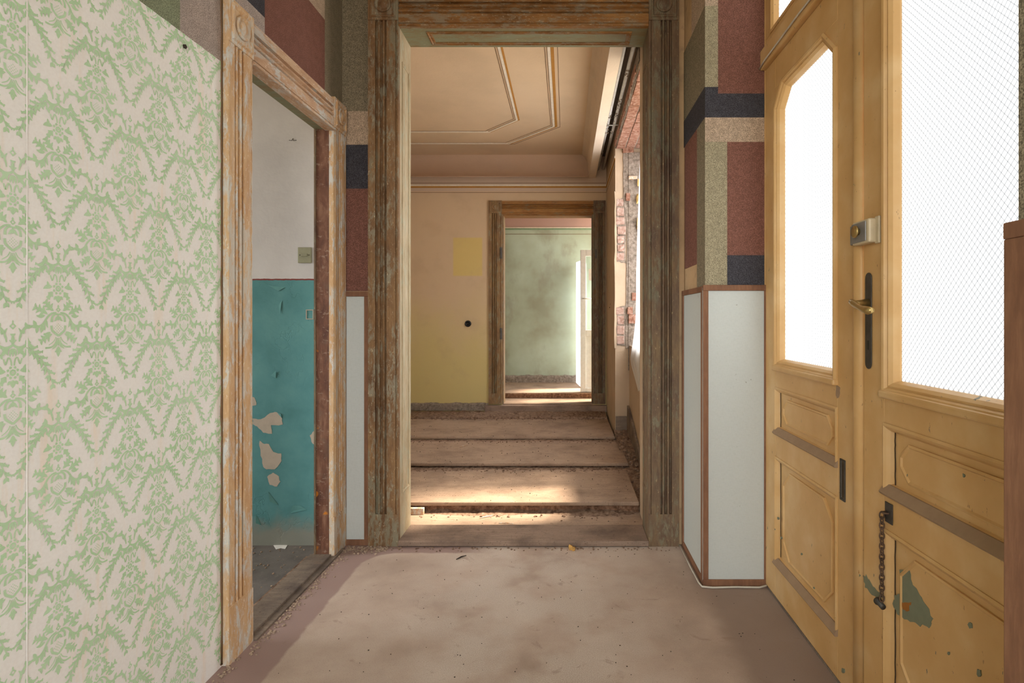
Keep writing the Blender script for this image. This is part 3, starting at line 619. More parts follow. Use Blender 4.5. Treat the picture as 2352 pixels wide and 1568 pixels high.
# ================================================================== casings
def casing_profile(w, t):
    """outer flat, two reeds between grooves, inner flat, quirk at the edge; (u from outer edge, height)"""
    pr = [(0, 0), (0, t), (.235*w, t), (.245*w, t-.016), (.275*w, t-.016)]
    for c_ in (.345, .505):
        for a in (-1, -.5, 0, .5, 1): pr.append(((c_+.06*a)*w, t-.014+.015*math.cos(a*math.pi/2)**.8))
        pr.append(((c_+.072)*w, t-.016)); pr.append(((c_+.088)*w, t-.016))
    pr += [(.605*w, t-.016), (.615*w, t), (.90*w, t), (.915*w, t-.006), (.93*w, t-.002), (.985*w, t-.002), (w, t-.006), (w, 0)]
    return pr
def rail(plane, p0, p1, w, t, flip=False):
    pr = casing_profile(w, t)
    if flip: pr = [(-u, h) for u, h in pr]
    return MB().sweep([p0, p1], pr, plane, closed=False)
def corner_block(plane, a, b, w, h, t, mat, parent):
    o = MB().prism([(a, b), (a+w, b), (a+w, b+h), (a, b+h)], 0, t, plane).build('corner_block', mat, parent, bevel=.002)
    sq = [(a+.012, b+.012), (a+w-.012, b+.012), (a+w-.012, b+h-.012), (a+.012, b+h-.012)]
    MB().sweep(sq, [(0, t), (.004, t+.007), (.010, t+.007), (.016, t+.001), (.016, t-.003), (0, t-.003)], plane).build('square_moulding', mat, o)
    c_ = plane(a+w/2, b+h/2, t); nrm = Vector(plane(a+w/2, b+h/2, t+1))-Vector(c_); r = min(w, h)*.27
    MB().lathe([(r, -.002), (r, .006), (r*.9, .010), (r*.72, .004), (r*.6, .004), (r*.5, .009), (r*.2, .012), (.001, .012)], c_, nrm, 20).build('rosette', mat, o, smooth=True)
    return o
# --- left doorway casing
t1 = thing('trim_1', (LX, 2.45, 0), 'stripped peach and grey door casing on the left wall', 'door casing', kind=st)
W1 = .152; T1 = .026; HD = DZ+.15
a0 = DY0-W1
def plinthed(plane, a_out, a_in, w, t, zp, ztop, mat, parent):
    lo, hi = sorted((a_out, a_in))
    MB().prism([(lo, 0.0), (hi, 0.0), (hi, zp), (lo, zp)], 0, t+.001, plane).build('plinth', mat, parent, bevel=.0015)
    if a_out < a_in: r_ = rail(plane, (a_out, ztop), (a_out, zp), w, t)
    else: r_ = rail(plane, (a_out, zp), (a_out, ztop), w, t)
    return r_.build('architrave', mat, parent)
plinthed(pl_left, a0, DY0, W1, T1, .20, DZ+.01, 'casing_left_z', t1)
plinthed(pl_left, DY1+W1, DY1, W1, T1, .20, DZ+.01, 'casing_left_z', t1)
rail(pl_left, (DY1, HD), (DY0, HD), .15, T1, False).build('head_architrave', 'casing_left_y', t1)
corner_block(pl_left, a0, DZ+.01, W1, .155, T1+.004, 'casing_left_z', t1)
corner_block(pl_left, DY1, DZ+.01, W1, .155, T1+.004, 'casing_left_z', t1)
box(LX-.064, LX-.0005, DY1, DY1+.02, 0, DZ).build('jamb_lining', 'red_jamb', t1, label='dark red-brown scraped jamb')
box(LX-.073, LX-.064, DY1-.006, DY1+.02, 0, DZ).build('jamb_stop', 'portal_dark_z', t1)
box(LX-.073, LX-.0005, DY0-.02, DY0, 0, DZ).build('jamb_lining', 'red_jamb', t1)
box(LX-.073, LX-.0005, DY0, DY1, DZ, DZ+.02).build('head_lining', 'soffit', t1, label='grey-green and bare head lining')
box(LX-.02, LX+.035, DY0-.0, DY1, DZ-.008, DZ+.004).build('head_bead', 'casing_left_y', t1, bevel=.003)
th = MB(); th.box(LX-.094, LX+.012, DY0-.02, DY1, -.01, .018); th.build('threshold_board', 'grey_sill', t1, bevel=.003)
box(LX+.012, LX+.04, DY0, DY1+.1, -.005, .008).build('threshold_edge', 'grey_sill', t1, bevel=.002)
box(LX-.115, LX-.094, DY0-.05, DY1, -.012, .006).build('threshold_back_strip', 'rubble', t1)

MB().prism(ragged([(a0-.007, .01), (a0+.001, .01), (a0+.001, 2.30), (a0-.006, 2.30)], 40, .003), .0005, .006, pl_left).build('plaster_gap', 'dark_line', t1, label='dark ragged gap beside the wallpaper')
# --- the tall portal
t2 = thing('trim_2', (-.22, PY, 0), 'tall portal of brown stripped wood framing the steps', 'door casing', kind=st)
W2 = .160; T2 = .030
plinthed(pp, PX0-W2, PX0, W2, T2, .17, PZ+.028, 'portal_z', t2)
plinthed(pp, PX1+W2, PX1, W2, T2, .17, PZ+.028, 'portal_dark_z', t2)
rail(pp, (PX1, PZ+.165), (PX0, PZ+.165), .165, T2).build('head_architrave', 'portal_x', t2)
corner_block(pp, PX0-W2, PZ+.028, W2, .165, T2+.005, 'portal_z', t2)
corner_block(pp, PX1, PZ+.028, W2, .165, T2+.005, 'portal_dark_z', t2)
def lining(x, sgn, name_mat):
    pls = lambda a, b, t: (x+sgn*t, a, b)
    o = box(x, x-sgn*.02, PY, PB, 0, PZ).build('jamb_lining', name_mat, t2)
    rc = [(PY+.035, .26), (PB-.035, .26), (PB-.035, PZ-.16), (PY+.035, PZ-.16)]
    MB().sweep(rc, [(0, -.001), (0, .004), (.005, .006), (.010, .002), (.012, .004), (.017, .003), (.017, -.001)], pls).build('panel_moulding', name_mat, o)
lining(PX0, 1, 'lining'); lining(PX1, -1, 'portal_dark_z')
plu = lambda a, b, t: (a, b, PZ-t)
so_ = box(PX0, PX1, PY, PB, PZ, PZ+.02).build('soffit_lining', 'soffit', t2, label='grey-green soffit with a long sunk panel')
MB().sweep([(PX0+.13, PY+.03), (PX1-.08, PY+.03), (PX1-.08, PB-.03), (PX0+.13, PB-.03)], [(0, -.001), (0, .004), (.006, .007), (.012, .002), (.02, .004), (.026, .003), (.026, -.001)], plu).build('panel_moulding', 'portal_x', so_)
box(PX0-.0, PX1+.0, PY-.04, PB-.005, .004, .032).build('sill_board', 'sill_wood', t2, bevel=.004, label='worn dusty sill board across the portal')

# --- inner doorway casing on the far wall
pfar = pl_y(FY); t3 = thing('trim_3', (-.2, FY, .2), 'brown stripped casing of the inner doorway on the yellow wall', 'door casing', kind=st)
W3 = .150; T3 = .03; IX0, IX1, IZ0, IZ1 = -.7145, .306, .245, 2.366
def plinthed3(a_out, a_in, mat):
    lo, hi = sorted((a_out, a_in))
    MB().prism([(lo, IZ0), (hi, IZ0), (hi, IZ0+.12), (lo, IZ0+.12)], 0, T3+.004, pfar).build('plinth', mat, t3, bevel=.002)
    (rail(pfar, (a_out, IZ1+.01), (a_out, IZ0+.12), abs(a_in-a_out), T3) if a_out < a_in else rail(pfar, (a_out, IZ0+.12), (a_out, IZ1+.01), abs(a_in-a_out), T3)).build('architrave', mat, t3)
plinthed3(IX0-W3, IX0, 'inner_casing_z'); plinthed3(IX1+.136, IX1, 'portal_dark_z')  # right casing takes the darker wood, its shade put into the colour
rail(pfar, (IX1, IZ1+.145), (IX0, IZ1+.145), .145, T3).build('head_architrave', 'inner_casing_x', t3)
corner_block(pfar, IX0-W3, IZ1+.01, W3, .14, T3+.004, 'inner_casing_z', t3); corner_block(pfar, IX1, IZ1+.01, .136, .14, T3+.004, 'portal_dark_z', t3)
for x0, x1, mm in ((IX0, IX0+.0145, 'inner_casing_z'), (IX1-.014, IX1, 'portal_dark_z')): box(x0, x1, FY-.001, FY+.16, IZ0, IZ1).build('jamb_lining', mm, t3)
box(IX0+.0145, IX1-.014, FY-.001, FY+.16, IZ1-.014, IZ1).build('head_lining', 'inner_casing_x', t3)
for z in (1.93, 1.03): box(IX0-.022, IX0+.002, FY-.042, FY-.028, z-.062, z+.062).build('hinge_leaf', 'iron', t3, bevel=.002)
box(IX1+.02, IX1+.036, FY-.042, FY-.028, 1.87, 1.97).build('hinge_leaf', 'iron', t3)
box(-.9, .452, 6.22, FY, .16, .232).build('sill_front', 'sill_wood', t3, bevel=.005, label='thick worn sill in front of the inner doorway')
box(IX0, IX1, FY, FY+.2, .15, IZ0).build('sill_plank', 'tread', t3, bevel=.004, label='sunlit sill plank of the inner doorway')

# ================================================================== steps of the second room
fs2 = box(-2.4, .8, PB-.004, FY, -.15, .0).build('floor_second_room', 'tread', label='dusty boarded bottom level behind the portal sill', cat='floor', kind=st)
nos = [(3.479, .07), (4.2375, .115), (5.017, .15)]; ends = [4.2375, 5.017, 6.22]
names = ['lowest broad step with a dusty sunlit tread and footprints', 'middle broad step with dusty grey-brown tread board', 'topmost broad step below the inner doorway with rubble at its back']
xe = [.452, .468, .436]
for i, ((y, z), e) in enumerate(zip(nos, ends)):
    t = thing('step', (-.9, (y+e)/2, z-.06), names[i], 'step', kind=st)
    z0 = [0.0, .07, .115][i]
    box(-2.35, xe[i], y-.022, e, z-.024, z).build('tread_board', 'tread', t, bevel=.006)
    rough_block(-2.3, .45, y+.004, y+.03, z0-.004, z-.020, .016, .014, i*5.3, 26).build('riser_rubble', 'rubble_red' if i == 0 else 'rubble', t, smooth=True)
    # ragged dirt heap against the riser foot
    def heap(u, v_, y=y, z0=z0, i=i):
        x = -2.2+2.62*u; w_ = (.05+.05*mnoise.noise(Vector((x*3, i*7, 0)))); hgt = (.020+.016*mnoise.noise(Vector((x*6, i*3, 2))))*(1-v_)**1.5+.004*mnoise.noise(Vector((x*50, v_*9, i)))
        return (x, y+.02-(w_+.03)*v_, z0+max(-.003, hgt*(1 if v_ < .99 else 0))-.001*(v_ > .9))
    MB().grid(heap, 160, 8).build('dust_heap', 'rubble', t, smooth=True, kind='stuff', label='crumbled dirt lying along the riser')
# rubble at the back of the top step
rb_ = rough_block(-2.3, .43, 5.86, 6.235, .148, .172, .012, .022, 4.4, 16).build('top_rubble', 'rubble', fs2, label='rubble ledge along the foot of the far wall', kind='stuff', smooth=True)
rough_block(-2.3, -.868, FY-.035, FY+.01, .172, .255, .012, .02, 9.1, 15).build('trim_4', 'mortar', label='rough bared mortar strip under the yellow plaster', cat='plinth', kind=st, smooth=True)
# crumbling base strip + wall base in third room
rough_block(-2.3, .16, TY-.05, TY+.01, TZ-.004, .40, .014, .03, 2.2, 12).build('trim_5', 'mortar', label='bare mortar base below the green wall', cat='plinth', kind=st, smooth=True)
# niche floor rubble + sloped skirting at the right of the steps
nf = rough_block(.436, NX, 3.30, 5.178, -.02, .06, .014, .02, 6.6, 18)
nf2 = MB()
def nfl(u, v_):
    y = 3.25+1.928*v_; x = .44+(NX-.44)*u; n_ = mnoise.noise(Vector((x*25, y*18, 3)))
    return (x, y, -.01+.185*max(0, (y-3.4)/1.8)+.014*n_+.006*mnoise.noise(Vector((x*60, y*60, 1))))
nf2.grid(nfl, 14, 120).build('niche_rubble', 'rubble', fs2, label='rubble strip between the step ends and the window wall', kind='stuff', smooth=True)
sk = MB(); PLN = lambda a, b, t: (NX-t, a, b)
skp = [(3.3, -.02, .03), (4.0, .044, .05), (4.2, .062, .10), (4.4, .08, .17), (4.75, .112, .29), (5.10, .144, .39), (5.17, .15, .40)]
sk.add([PLN(y, z, t_) for y, a_, b_ in skp for z, t_ in ((a_-.06, .0015), (a_-.06, .022), (b_, .022), (b_, .0015))],
       [(4*i+q, 4*i+(q+1) % 4, 4*i+4+(q+1) % 4, 4*i+4+q) for i in range(6) for q in range(4)]+[(0, 1, 2, 3), (27, 26, 25, 24)])
sk.build('baseboard_right', 'grey_sill', label='sloping splintered skirting board beside the steps', cat='skirting board', kind=st, bevel=.003)
box(RW+.004, NX-.024, NY1-.016, NY1-.001, .17, .30).build('baseboard_niche', 'grey_sill', label='short grey skirting piece across the niche end', cat='skirting board', kind=st, bevel=.003)

# ================================================================== window niche: bricks, mortar, plastic
prv = pl_y(NY1)
def brickat(parent, x0, x1, z0, z1, y0, y1, mat='brick'):
    j = lambda: random.uniform(-.004, .004); mb = MB()
    mb.box(x0, x1, y0, y1, z0, z1); mb.v = [(x+j(), y+j(), z+j()) for x, y, z in mb.v]
    return mb.build('brick', mat, parent, bevel=.004)
# exposed mortar bed behind the bricks on the far reveal
k = NY1/F
def zr(y): return H-(y-CY)*k
def xr(x): return (x-CX)*k
for ya, yb in ((452, 600), (700, 792)):
    MB().prism(ragged([(xr(1412.5), zr(yb)), (xr(1437), zr(yb+4)), (xr(1440), zr(ya)), (xr(1413), zr(ya+8))]), .0, .006, prv).build('mortar_patch', 'mortar', wall_window)
    y = ya+6; q = 0
    while y < yb-14:
        h_ = random.uniform(15, 20); x0 = 1415+random.uniform(0, 3); x1 = 1435+random.uniform(-3, 3)
        brickat(wall_window, xr(x0), xr(x1), zr(y+h_), zr(y), NY1-.012-random.uniform(0, .006), NY1+.02); y += h_+3.5
MB().prism(ragged([(xr(1437), zr(800)), (xr(1444), zr(800)), (xr(1445), zr(335)), (xr(1431), zr(338)), (xr(1432), zr(460)), (xr(1440), zr(520))], 14, .003), -.002, .010, prv).build('mortar_edge', 'mortar', wall_window)
MB().prism(ragged([(xr(1443.5), zr(850)), (xr(1478), zr(850)), (xr(1478), zr(350)), (xr(1443.5), zr(350))], 14, .004), -.002, .016, prv).build('mortar_reveal', 'mortar', wall_window)
for x0, x1, y0, y1 in ((1440, 1452, 705, 722), (1443, 1460, 722, 742), (1450, 1462, 672, 690), (1437, 1447, 445, 462), (1430, 1455, 338, 352), (1434, 1466, 324, 338)):
    brickat(wall_window, xr(x0), xr(x1), zr(y1), zr(y0), NY1-.035, NY1, 'brick_dark')
box(xr(1443), xr(1462), NY1-.05, NY1-.02, zr(414), zr(407)).build('lath_end', 'casing_left_y', wall_window, label='pale cut end of a lath')
# ragged plaster edge along the corner
MB().prism(ragged([(xr(1411.5), zr(800)), (xr(1416), zr(800)), (xr(1415), zr(440)), (xr(1411.5), zr(440))], 16, .004), 0, .012, prv).build('plaster_edge', 'window_plaster', wall_window)
# brick soffit of the niche
box(RW+.002, .72, NY0+.005, NY1-.005, NZ-.007, NZ+.002).build('mortar_bed', 'mortar', wall_window)
for r_ in range(3):
    x0 = RW+.008+r_*.085
    y = NY0+.02+(.06 if r_ % 2 else 0)
    while y < NY1-.05:
        L_ = random.uniform(.20, .235); brickat(wall_window, x0, x0+.078, NZ-.012-random.uniform(0, .006), NZ+.02, y, min(y+L_, NY1-.03), 'brick_dark'); y += L_+.012
    
MB().prism(ragged([(NY0, NZ+.005), (NY1, NZ+.005), (NY1, NZ+.07), (NY0, NZ+.16)], 16, .012), 0, .006, lambda a, b, t: (RW-t, a, b)).build('mortar_edge', 'mortar', wall_window)
for q in range(7):
    y = 3.6+q*.225; brickat(wall_window, RW-.012, RW+.02, NZ+.005, NZ+.06, y, y+.2, 'brick_dark')
# window frame (mostly hidden) and the plastic sheet
wfm = thing('window_1', (.74, 4.3, .95), 'wooden window frame behind the plastic sheet', 'window', kind=st)
for y in (NY0, 4.28, NY1-.06): box(.72, .77, y, y+.06, .95, NZ-.02).build('frame_post', 'pvc', wfm)
box(.738, .744, 4.34, NY1-.06, 1.0, NZ-.07).build('sun_screen_pane', 'film', wfm, label='frosted pane added to screen the sun in the far bay')  # hidden pane, added to keep direct sun off the upper treads
for z in (.95, NZ-.07): box(.72, .77, NY0+.06, NY1-.06, z, z+.05).build('frame_rail', 'pvc', wfm)
def sheet(u, v_):
    z = .62+2.02*v_; fold = .012*math.sin(u*17+2*v_)+.006*math.sin(u*41-3*v_)
    hem = max(0, 1-abs(z-.86)/.36); yr_ = 4.36+.16*(1-v_)+.34*hem**1.4-.05*(v_ > .98)-.30*max(0, (.80-z)/.18)
    zz_ = z+.05*math.sin(u*9)*max(0, (.85-z)/.23)
    return (.560+fold*.6+.05*max(0, v_-.45), 3.86+(yr_-3.86)*u, zz_)
MB().grid(sheet, 44, 80).build('plastic_sheet', 'plastic', label='translucent white plastic sheet hanging in the window niche', cat='plastic sheet', smooth=True)
fm = MB()
for z in (2.44, 2.30, 2.08, 2.05): fm.rock((.665+random.uniform(-.01, .01), 5.13, z), .04, (.7, .5, 1.3))
fm.build('foam_lumps', 'foam', wfm, label='yellow expanding foam lumps')

# ================================================================== pipes under the ceiling
for (x, z, lab) in ((.357, 2.868, 'grey ceiling pipe nearer the pale bulkhead'), (.416, 2.872, 'grey ceiling pipe nearer the brick wall')):
    t = thing('pipe', (x, 4.7, z), lab, 'pipe', 'pipes under the ceiling')
    MB().tube([(x, PB+.01, z), (x, FY-.005, z)], .0135, 12).build('pipe_run', 'pipe', t, smooth=True)
    cl_ = MB()
    for a, b, n_ in (((4.55, 5.05, 40) if x < .4 else (4.25, 4.75, 40)), (3.75, 3.85, 12) if x > .4 else (5.0, 5.02, 3), (4.95, 5.1, 14) if x > .4 else (5.6, 5.7, 5)):
        for q in range(n_): cl_.rock((x+random.uniform(-.014, .014), random.uniform(a, b), z-random.uniform(-.002, .016)), random.uniform(.005, .010))
    cl_.build('mortar_clumps', 'mortar', t, kind='stuff', label='clots of mortar stuck to the pipe')
MB().tube([(.335, 4.80, 2.853), (.39, 4.80, 2.849), (.453, 4.80, 2.853)], .004, 6).build('pipe_bracket', 'pipe', label='thin cross rod holding both ceiling pipes', cat='bracket', smooth=True)

# ================================================================== ceiling lines and picture rails
plc = lambda a, b, t: (a, b, CZ-t)
def octo(x, cx_, y, cy_): return [(x, PB+.01), (x, y), (x-cx_, y+cy_), (-2.39, y+cy_)]
for nm, dx, wd_, hh, mm in (('border_line', 0, .022, .004, 'ochre'), ('border_line', .024, .02, .010, 'white_line'), ('border_line', .060, .005, .002, 'dark_line'), ('border_line', -.028, .004, .002, 'dark_line')):
    MB().sweep(octo(-.083-dx, .49, 5.371-dx*.5, .535), [(0, -.001), (0, hh), (wd_, hh), (wd_, -.001)], plc, closed=False).build(nm, mm, ceil2)
for nm, dx, wd_, hh, mm in (('border_line', 0, .014, .004, 'ochre'), ('border_line', .016, .018, .010, 'white_line'), ('border_line', .052, .005, .002, 'dark_line')):
    MB().sweep(octo(-.428-dx, .31, 5.194-dx*.5, .34), [(0, -.001), (0, hh), (wd_, hh), (wd_, -.001)], plc, closed=False).build(nm, mm, ceil2)
for z, hh, mm in ((2.672, .016, 'ochre'), (2.690, .018, 'white_line'), (2.718, .005, 'dark_line'), (2.612, .005, 'dark_line')):
    box(-2.4, .452, FY-(.012 if hh > .01 else .002), FY+.002, z-hh/2, z+hh/2).build('picture_line', mm, wall_far)
    box(RW-(.006 if hh > .01 else .002), RW+.002, NY1+.005, FY-.013, z-hh/2, z+hh/2).build('picture_line', mm, wall_window)
for z, hh, mm in ((2.455, .02, 'green_line'), (2.385, .006, 'dark_line'), (2.475, .012, 'white_line')):
    box(-2.4, .89, TY-(.01 if hh > .01 else .002), TY+.002, z-hh/2, z+hh/2).build('picture_line', mm, wt)

# ================================================================== the yellow double doors
def door_leaf(name, label, y0, y1, mirror_):
    """y0 hinge side, y1 meeting side (y1 < y0 for the far leaf)"""
    lo, hi = min(y0, y1), max(y0, y1)
    t = thing(name, (RX+.02, (lo+hi)/2, 0), label, 'door', kind=st)
    hs, msd = .12, .16                                   # hinge and meeting stile widths
    gl_lo, gl_hi = (lo+msd, hi-hs) if not mirror_ else (lo+hs, hi-.11)
    def slab(a0, a1, b0, b1, nm, mat='yellow'): return MB().prism([(a0, b0), (a1, b0), (a1, b1), (a0, b1)], -.045, 0, pl_door).build(nm, mat, t, bevel=.002)
    slab(lo, gl_lo, .012, 2.31, 'stile'); slab(gl_hi, hi, .012, 2.31, 'stile')
    g0, g1 = gl_lo, gl_hi
    for b0, b1 in ((.012, .165), (.61, .72), (.905, .99), (2.185, 2.31)): slab(g0, g1, b0, b1, 'rail')
    ch = .09
    for a, sg in ((g0, 1), (g1, -1)):
        MB().prism([(a, 2.185), (a, 2.185-ch), (a+sg*ch, 2.185)], -.045, 0, pl_door).build('corner_spandrel', 'yellow', t)
    # glazing with moulding following the clipped corners
    path = [(g0, .99), (g1, .99), (g1, 2.185-ch), (g1-ch, 2.185), (g0+ch, 2.185), (g0, 2.185-ch)]
    mp = [(0, -.03), (-.002, .006), (.006, .012), (.014, .010), (.019, .002), (.024, .003), (.032, -.006), (.038, -.022), (.038, -.03)]
    MB().sweep(path, mp, pl_door).build('glazing_moulding', 'yellow', t)
    MB().prism(path, -.032, -.027, pl_door).build('glass_pane', 'glass', t, label='bright pressed glass pane with diamond pattern')
    MB().prism([(g0-.004, .978), (g1+.004, .978), (g1+.004, 1.0), (g0-.004, 1.0)], -.01, .018, pl_door).build('glass_sill_bead', 'yellow', t, bevel=.006)
    for b0, b1 in ((.165, .61), (.72, .905)):
        p = MB().prism([(g0, b0), (g1, b0), (g1, b1), (g0, b1)], -.030, -.016, pl_door).build('panel', 'yellow', t)
        i = .062; c2 = .035 if b1-b0 < .3 else .06
        f0, f1, z0, z1 = g0+i, g1-i, b0+.045, b1-.045
        oc = [(f0+c2, z0), (f1-c2, z0), (f1, z0+c2), (f1, z1-c2), (f1-c2, z1), (f0+c2, z1), (f0, z1-c2), (f0, z0+c2)]
        MB().prism(oc, -.018, -.013, pl_door).sweep(oc, [(-.006, -.017), (-.006, -.010), (0, -.008), (.004, -.013)], pl_door).build('raised_field', 'yellow', p)
        MB().sweep([(g0, b0), (g1, b0), (g1, b1), (g0, b1)], [(0, -.018), (-.003, .003), (.004, .006), (.011, .001), (.018, -.008), (.022, -.018)], pl_door).build('panel_moulding', 'yellow', p)
        # heavy weathered bottom moulding that collects dust
        MB().add([pl_door(a, b, tt) for a in (g0-.004, g1+.004) for b, tt in ((b0-.012, -.004), (b0-.012, .010), (b0-.006, .014), (b0+.018, -.004), (b0+.018, -.016))],
                 [[0, 1, 2, 3, 4], [9, 8, 7, 6, 5]]+[[q, (q+1) % 5, 5+(q+1) % 5, 5+q] for q in range(5)]).build('bottom_moulding', 'dusty_ledge', p, label='dusty brown lower moulding')
    return t
d1 = door_leaf('door_1', 'far leaf of the yellow double door with clipped glass', 2.52, 1.692, False)
d2 = door_leaf('door_2', 'near leaf of the yellow double door with lever handle', .892, 1.6895, True)
MB().prism([(1.66, .02), (1.72, .02), (1.72, 2.31), (1.66, 2.31)], -.060, -.0455, pl_door).build('light_stop_strip', 'yellow', d1)  # strip behind the leaves, added to stop sun leaking between them
# meeting astragal on the far leaf
MB().sweep([(1.692, .012), (1.692, 2.31)], [(0, -.01), (0, .004), (-.008, .012), (-.022, .018), (-.036, .012), (-.042, .001), (-.042, -.01)], pl_door, closed=False).build('astragal', 'yellow', d1, smooth=True)
# door frame, transom
fr = thing('trim_6', (RX+.03, 1.7, 2.3), 'yellow painted transom bar and light over the double door', 'transom', kind=st)
MB().prism([(.885, 2.312), (2.528, 2.312), (2.528, 2.40), (.885, 2.40)], -.06, .022, pl_door).build('transom_bar', 'yellow', fr, bevel=.006)
for a0_, a1_, b0, b1 in ((.885, 2.528, 2.40, 2.445), (.885, 2.528, 2.92, 2.98), (.885, .95, 2.445, 2.92), (2.46, 2.528, 2.445, 2.92), (1.66, 1.73, 2.445, 2.92)):
    MB().prism([(a0_, b0), (a1_, b0), (a1_, b1), (a0_, b1)], -.05, 0, pl_door).build('sash_bar', 'yellow', fr, bevel=.003)
for a0_, a1_ in ((.95, 1.66), (1.73, 2.46)):
    MB().prism([(a0_, 2.445), (a1_, 2.445), (a1_, 2.92), (a0_, 2.92)], -.032, -.028, pl_door).build('transom_pane', 'glass', fr)
    MB().sweep([(a0_, 2.445), (a1_, 2.445), (a1_, 2.92), (a0_, 2.92)], [(0, -.03), (0, .003), (.012, .004), (.022, -.006), (.026, -.03)], pl_door).build('glazing_moulding', 'yellow', fr)
MB().tube([pl_door(a, b, .027) for a, b in ((2.52, 2.318), (2.46, 2.328), (2.3, 2.331), (2.1, 2.336), (1.9, 2.333), (1.6, 2.34), (1.2, 2.335))], .004, 6).build('bell_wire', 'cable', label='thin wire stapled along the transom bar', cat='cable', smooth=True)
# frame post strips beside the piers and the sill under the leaves
MB().prism([(2.521, .01), (2.532, .01), (2.532, 2.98), (2.521, 2.98)], -.065, .002, pl_door).build('frame_post', 'yellow', fr)
MB().prism([(.872, .01), (.891, .01), (.891, 2.98), (.872, 2.98)], -.065, .002, pl_door).build('frame_post', 'yellow', fr)
box(RX-.0, .96, .887, 2.528, -.01, .010).build('trim_7', 'grey_sill', label='dark wooden sill under the yellow double door', cat='door sill', kind=st)
# --- hardware on the near leaf
lk = MB().prism([(1.605, 1.418), (1.70, 1.418), (1.70, 1.488), (1.605, 1.488)], .001, .030, pl_door).build('rim_lock', 'lock_case', d2, bevel=.006, label='cream painted rim lock case')
MB().prism([(1.618, 1.424), (1.697, 1.424), (1.697, 1.482), (1.618, 1.482)], .029, .033, pl_door).build('lock_face', 'lock_face', lk, bevel=.002)  # grey plate puts the shade of the lock's room side into colour
MB().prism([(1.590, 1.414), (1.612, 1.414), (1.612, 1.492), (1.590, 1.492)], .001, .010, pl_door).build('lock_flange', 'lock_case', lk, bevel=.003)
MB().prism([(1.70, 1.424), (1.728, 1.424), (1.728, 1.482), (1.70, 1.482)], .001, .022, pl_door).build('strike_box', 'lock_face', d1, bevel=.003, label='grey strike box of the rim lock')
MB().lathe([(.010, 0), (.010, .007), (.018, .009), (.018, .013), (.016, .015), (.001, .015)], pl_door(1.655, 1.455, .033), (-1, 0, 0), 20).build('thumb_turn', 'brass', lk, smooth=True)
ec = MB(); epts = [(1.657+.017*math.cos(a), 1.318+.017*math.sin(a)) for a in [math.pi*q/8 for q in range(9)]]+[(1.657+.017*math.cos(a), 1.068+.017*math.sin(a)) for a in [math.pi+math.pi*q/8 for q in range(9)]]
ec = ec.prism(epts, .001, .004, pl_door).build('escutcheon', 'iron', d2, bevel=.001, label='long dark escutcheon plate')
MB().prism([(1.653, 1.108), (1.661, 1.108), (1.661, 1.135), (1.653, 1.135)], .004, .005, pl_door).build('keyhole', 'bakelite', ec)
lv = MB(); lv.tube([pl_door(1.657, 1.245, .003), pl_door(1.657, 1.245, .032), pl_door(1.655, 1.244, .046)], [.013, .009, .009], 12)
lv.build('handle_neck', 'brass', ec, smooth=True)
lv = MB(); lv.tube([pl_door(1.668, 1.250, .048), pl_door(1.65, 1.244, .050), pl_door(1.60, 1.228, .052), pl_door(1.565, 1.222, .053), pl_door(1.548, 1.222, .053)], [.008, .0095, .0085, .012, .008], 12)
lv.build('lever_handle', 'brass', ec, smooth=True, label='worn brass lever handle')
# chain
cp = MB().prism([(1.535, .634), (1.570, .634), (1.570, .690), (1.535, .690)], .001, .004, pl_door).build('chain_plate', 'iron', d2, bevel=.001, label='square iron plate of the door chain')
MB().tube([pl_door(1.556+.008*math.cos(a), .662, 0.004+.014*math.sin(a)) for a in [math.pi*q/8 for q in range(9)]], .0028, 8).build('staple', 'rusty_iron', cp, smooth=True)
x_, z_ = 1.570, .650
for q in range(17):
    f = (lambda a, q=q: pl_door(x_+(.0065*math.cos(a) if q % 2 else 0), z_-.0145*q+.0105*math.sin(a), .012+(0 if q % 2 else .0065*math.cos(a))))
    MB().tube([f(2*math.pi*s/12) for s in range(12)], .0021, 6, closed=True).build('chain_link', 'rusty_iron', cp, smooth=True)
MB().lathe([(.001, 0), (.008, 0), (.008, .022), (.011, .024), (.011, .03), (.001, .03)], pl_door(1.560, .398, .014), (0, 1, .15), 14).build('chain_bolt', 'iron', cp, smooth=True)
# flush bolt on the far leaf
fb = MB().sweep([(1.797, .612), (1.829, .612), (1.829, .745), (1.797, .745)], [(0, .0), (0, .004), (.006, .003), (.009, -.002), (.009, -.004)], pl_door).build('flush_bolt', 'iron', d1, label='sunk iron flush bolt')
MB().prism([(1.806, .621), (1.820, .621), (1.820, .737), (1.806, .737)], -.001, .0012, pl_door).build('bolt_slot', 'crack', fb)
# scraped patches of older paint
def patch(pix, X0, mat, parent, nm, t=.0012, n=4, amp=.004):
    pts = [((X0*F/(x-CX)), H-(y-CY)*X0/(x-CX)) for x, y in pix]
    return MB().prism(ragged(pts, n, amp), -.002, t, lambda a, b, tt: (X0-tt, a, b)).build(nm, mat, parent)
patch([(2068, 1308), (2090, 1305), (2094, 1335), (2110, 1362), (2130, 1395), (2142, 1418), (2139, 1440), (2120, 1438), (2090, 1425), (2066, 1414), (2050, 1390), (2056, 1370), (2066, 1360)], RX+.0125, 'chip', d2, 'old_paint_patch', .0008)
patch([(2070, 1384), (2092, 1382), (2090, 1404), (2076, 1402)], RX+.0125, 'rust', d2, 'rust_stain', .0014)
patch([(1982, 1318), (1990, 1322), (2005, 1345), (2022, 1360), (2028, 1390), (2010, 1370), (1988, 1348)], RX, 'chip', d2, 'old_paint_patch')
patch([(1963, 1290), (1973, 1288), (1975, 1322), (1966, 1328), (1961, 1318)], RX-.008, 'chip', d1, 'old_paint_patch')
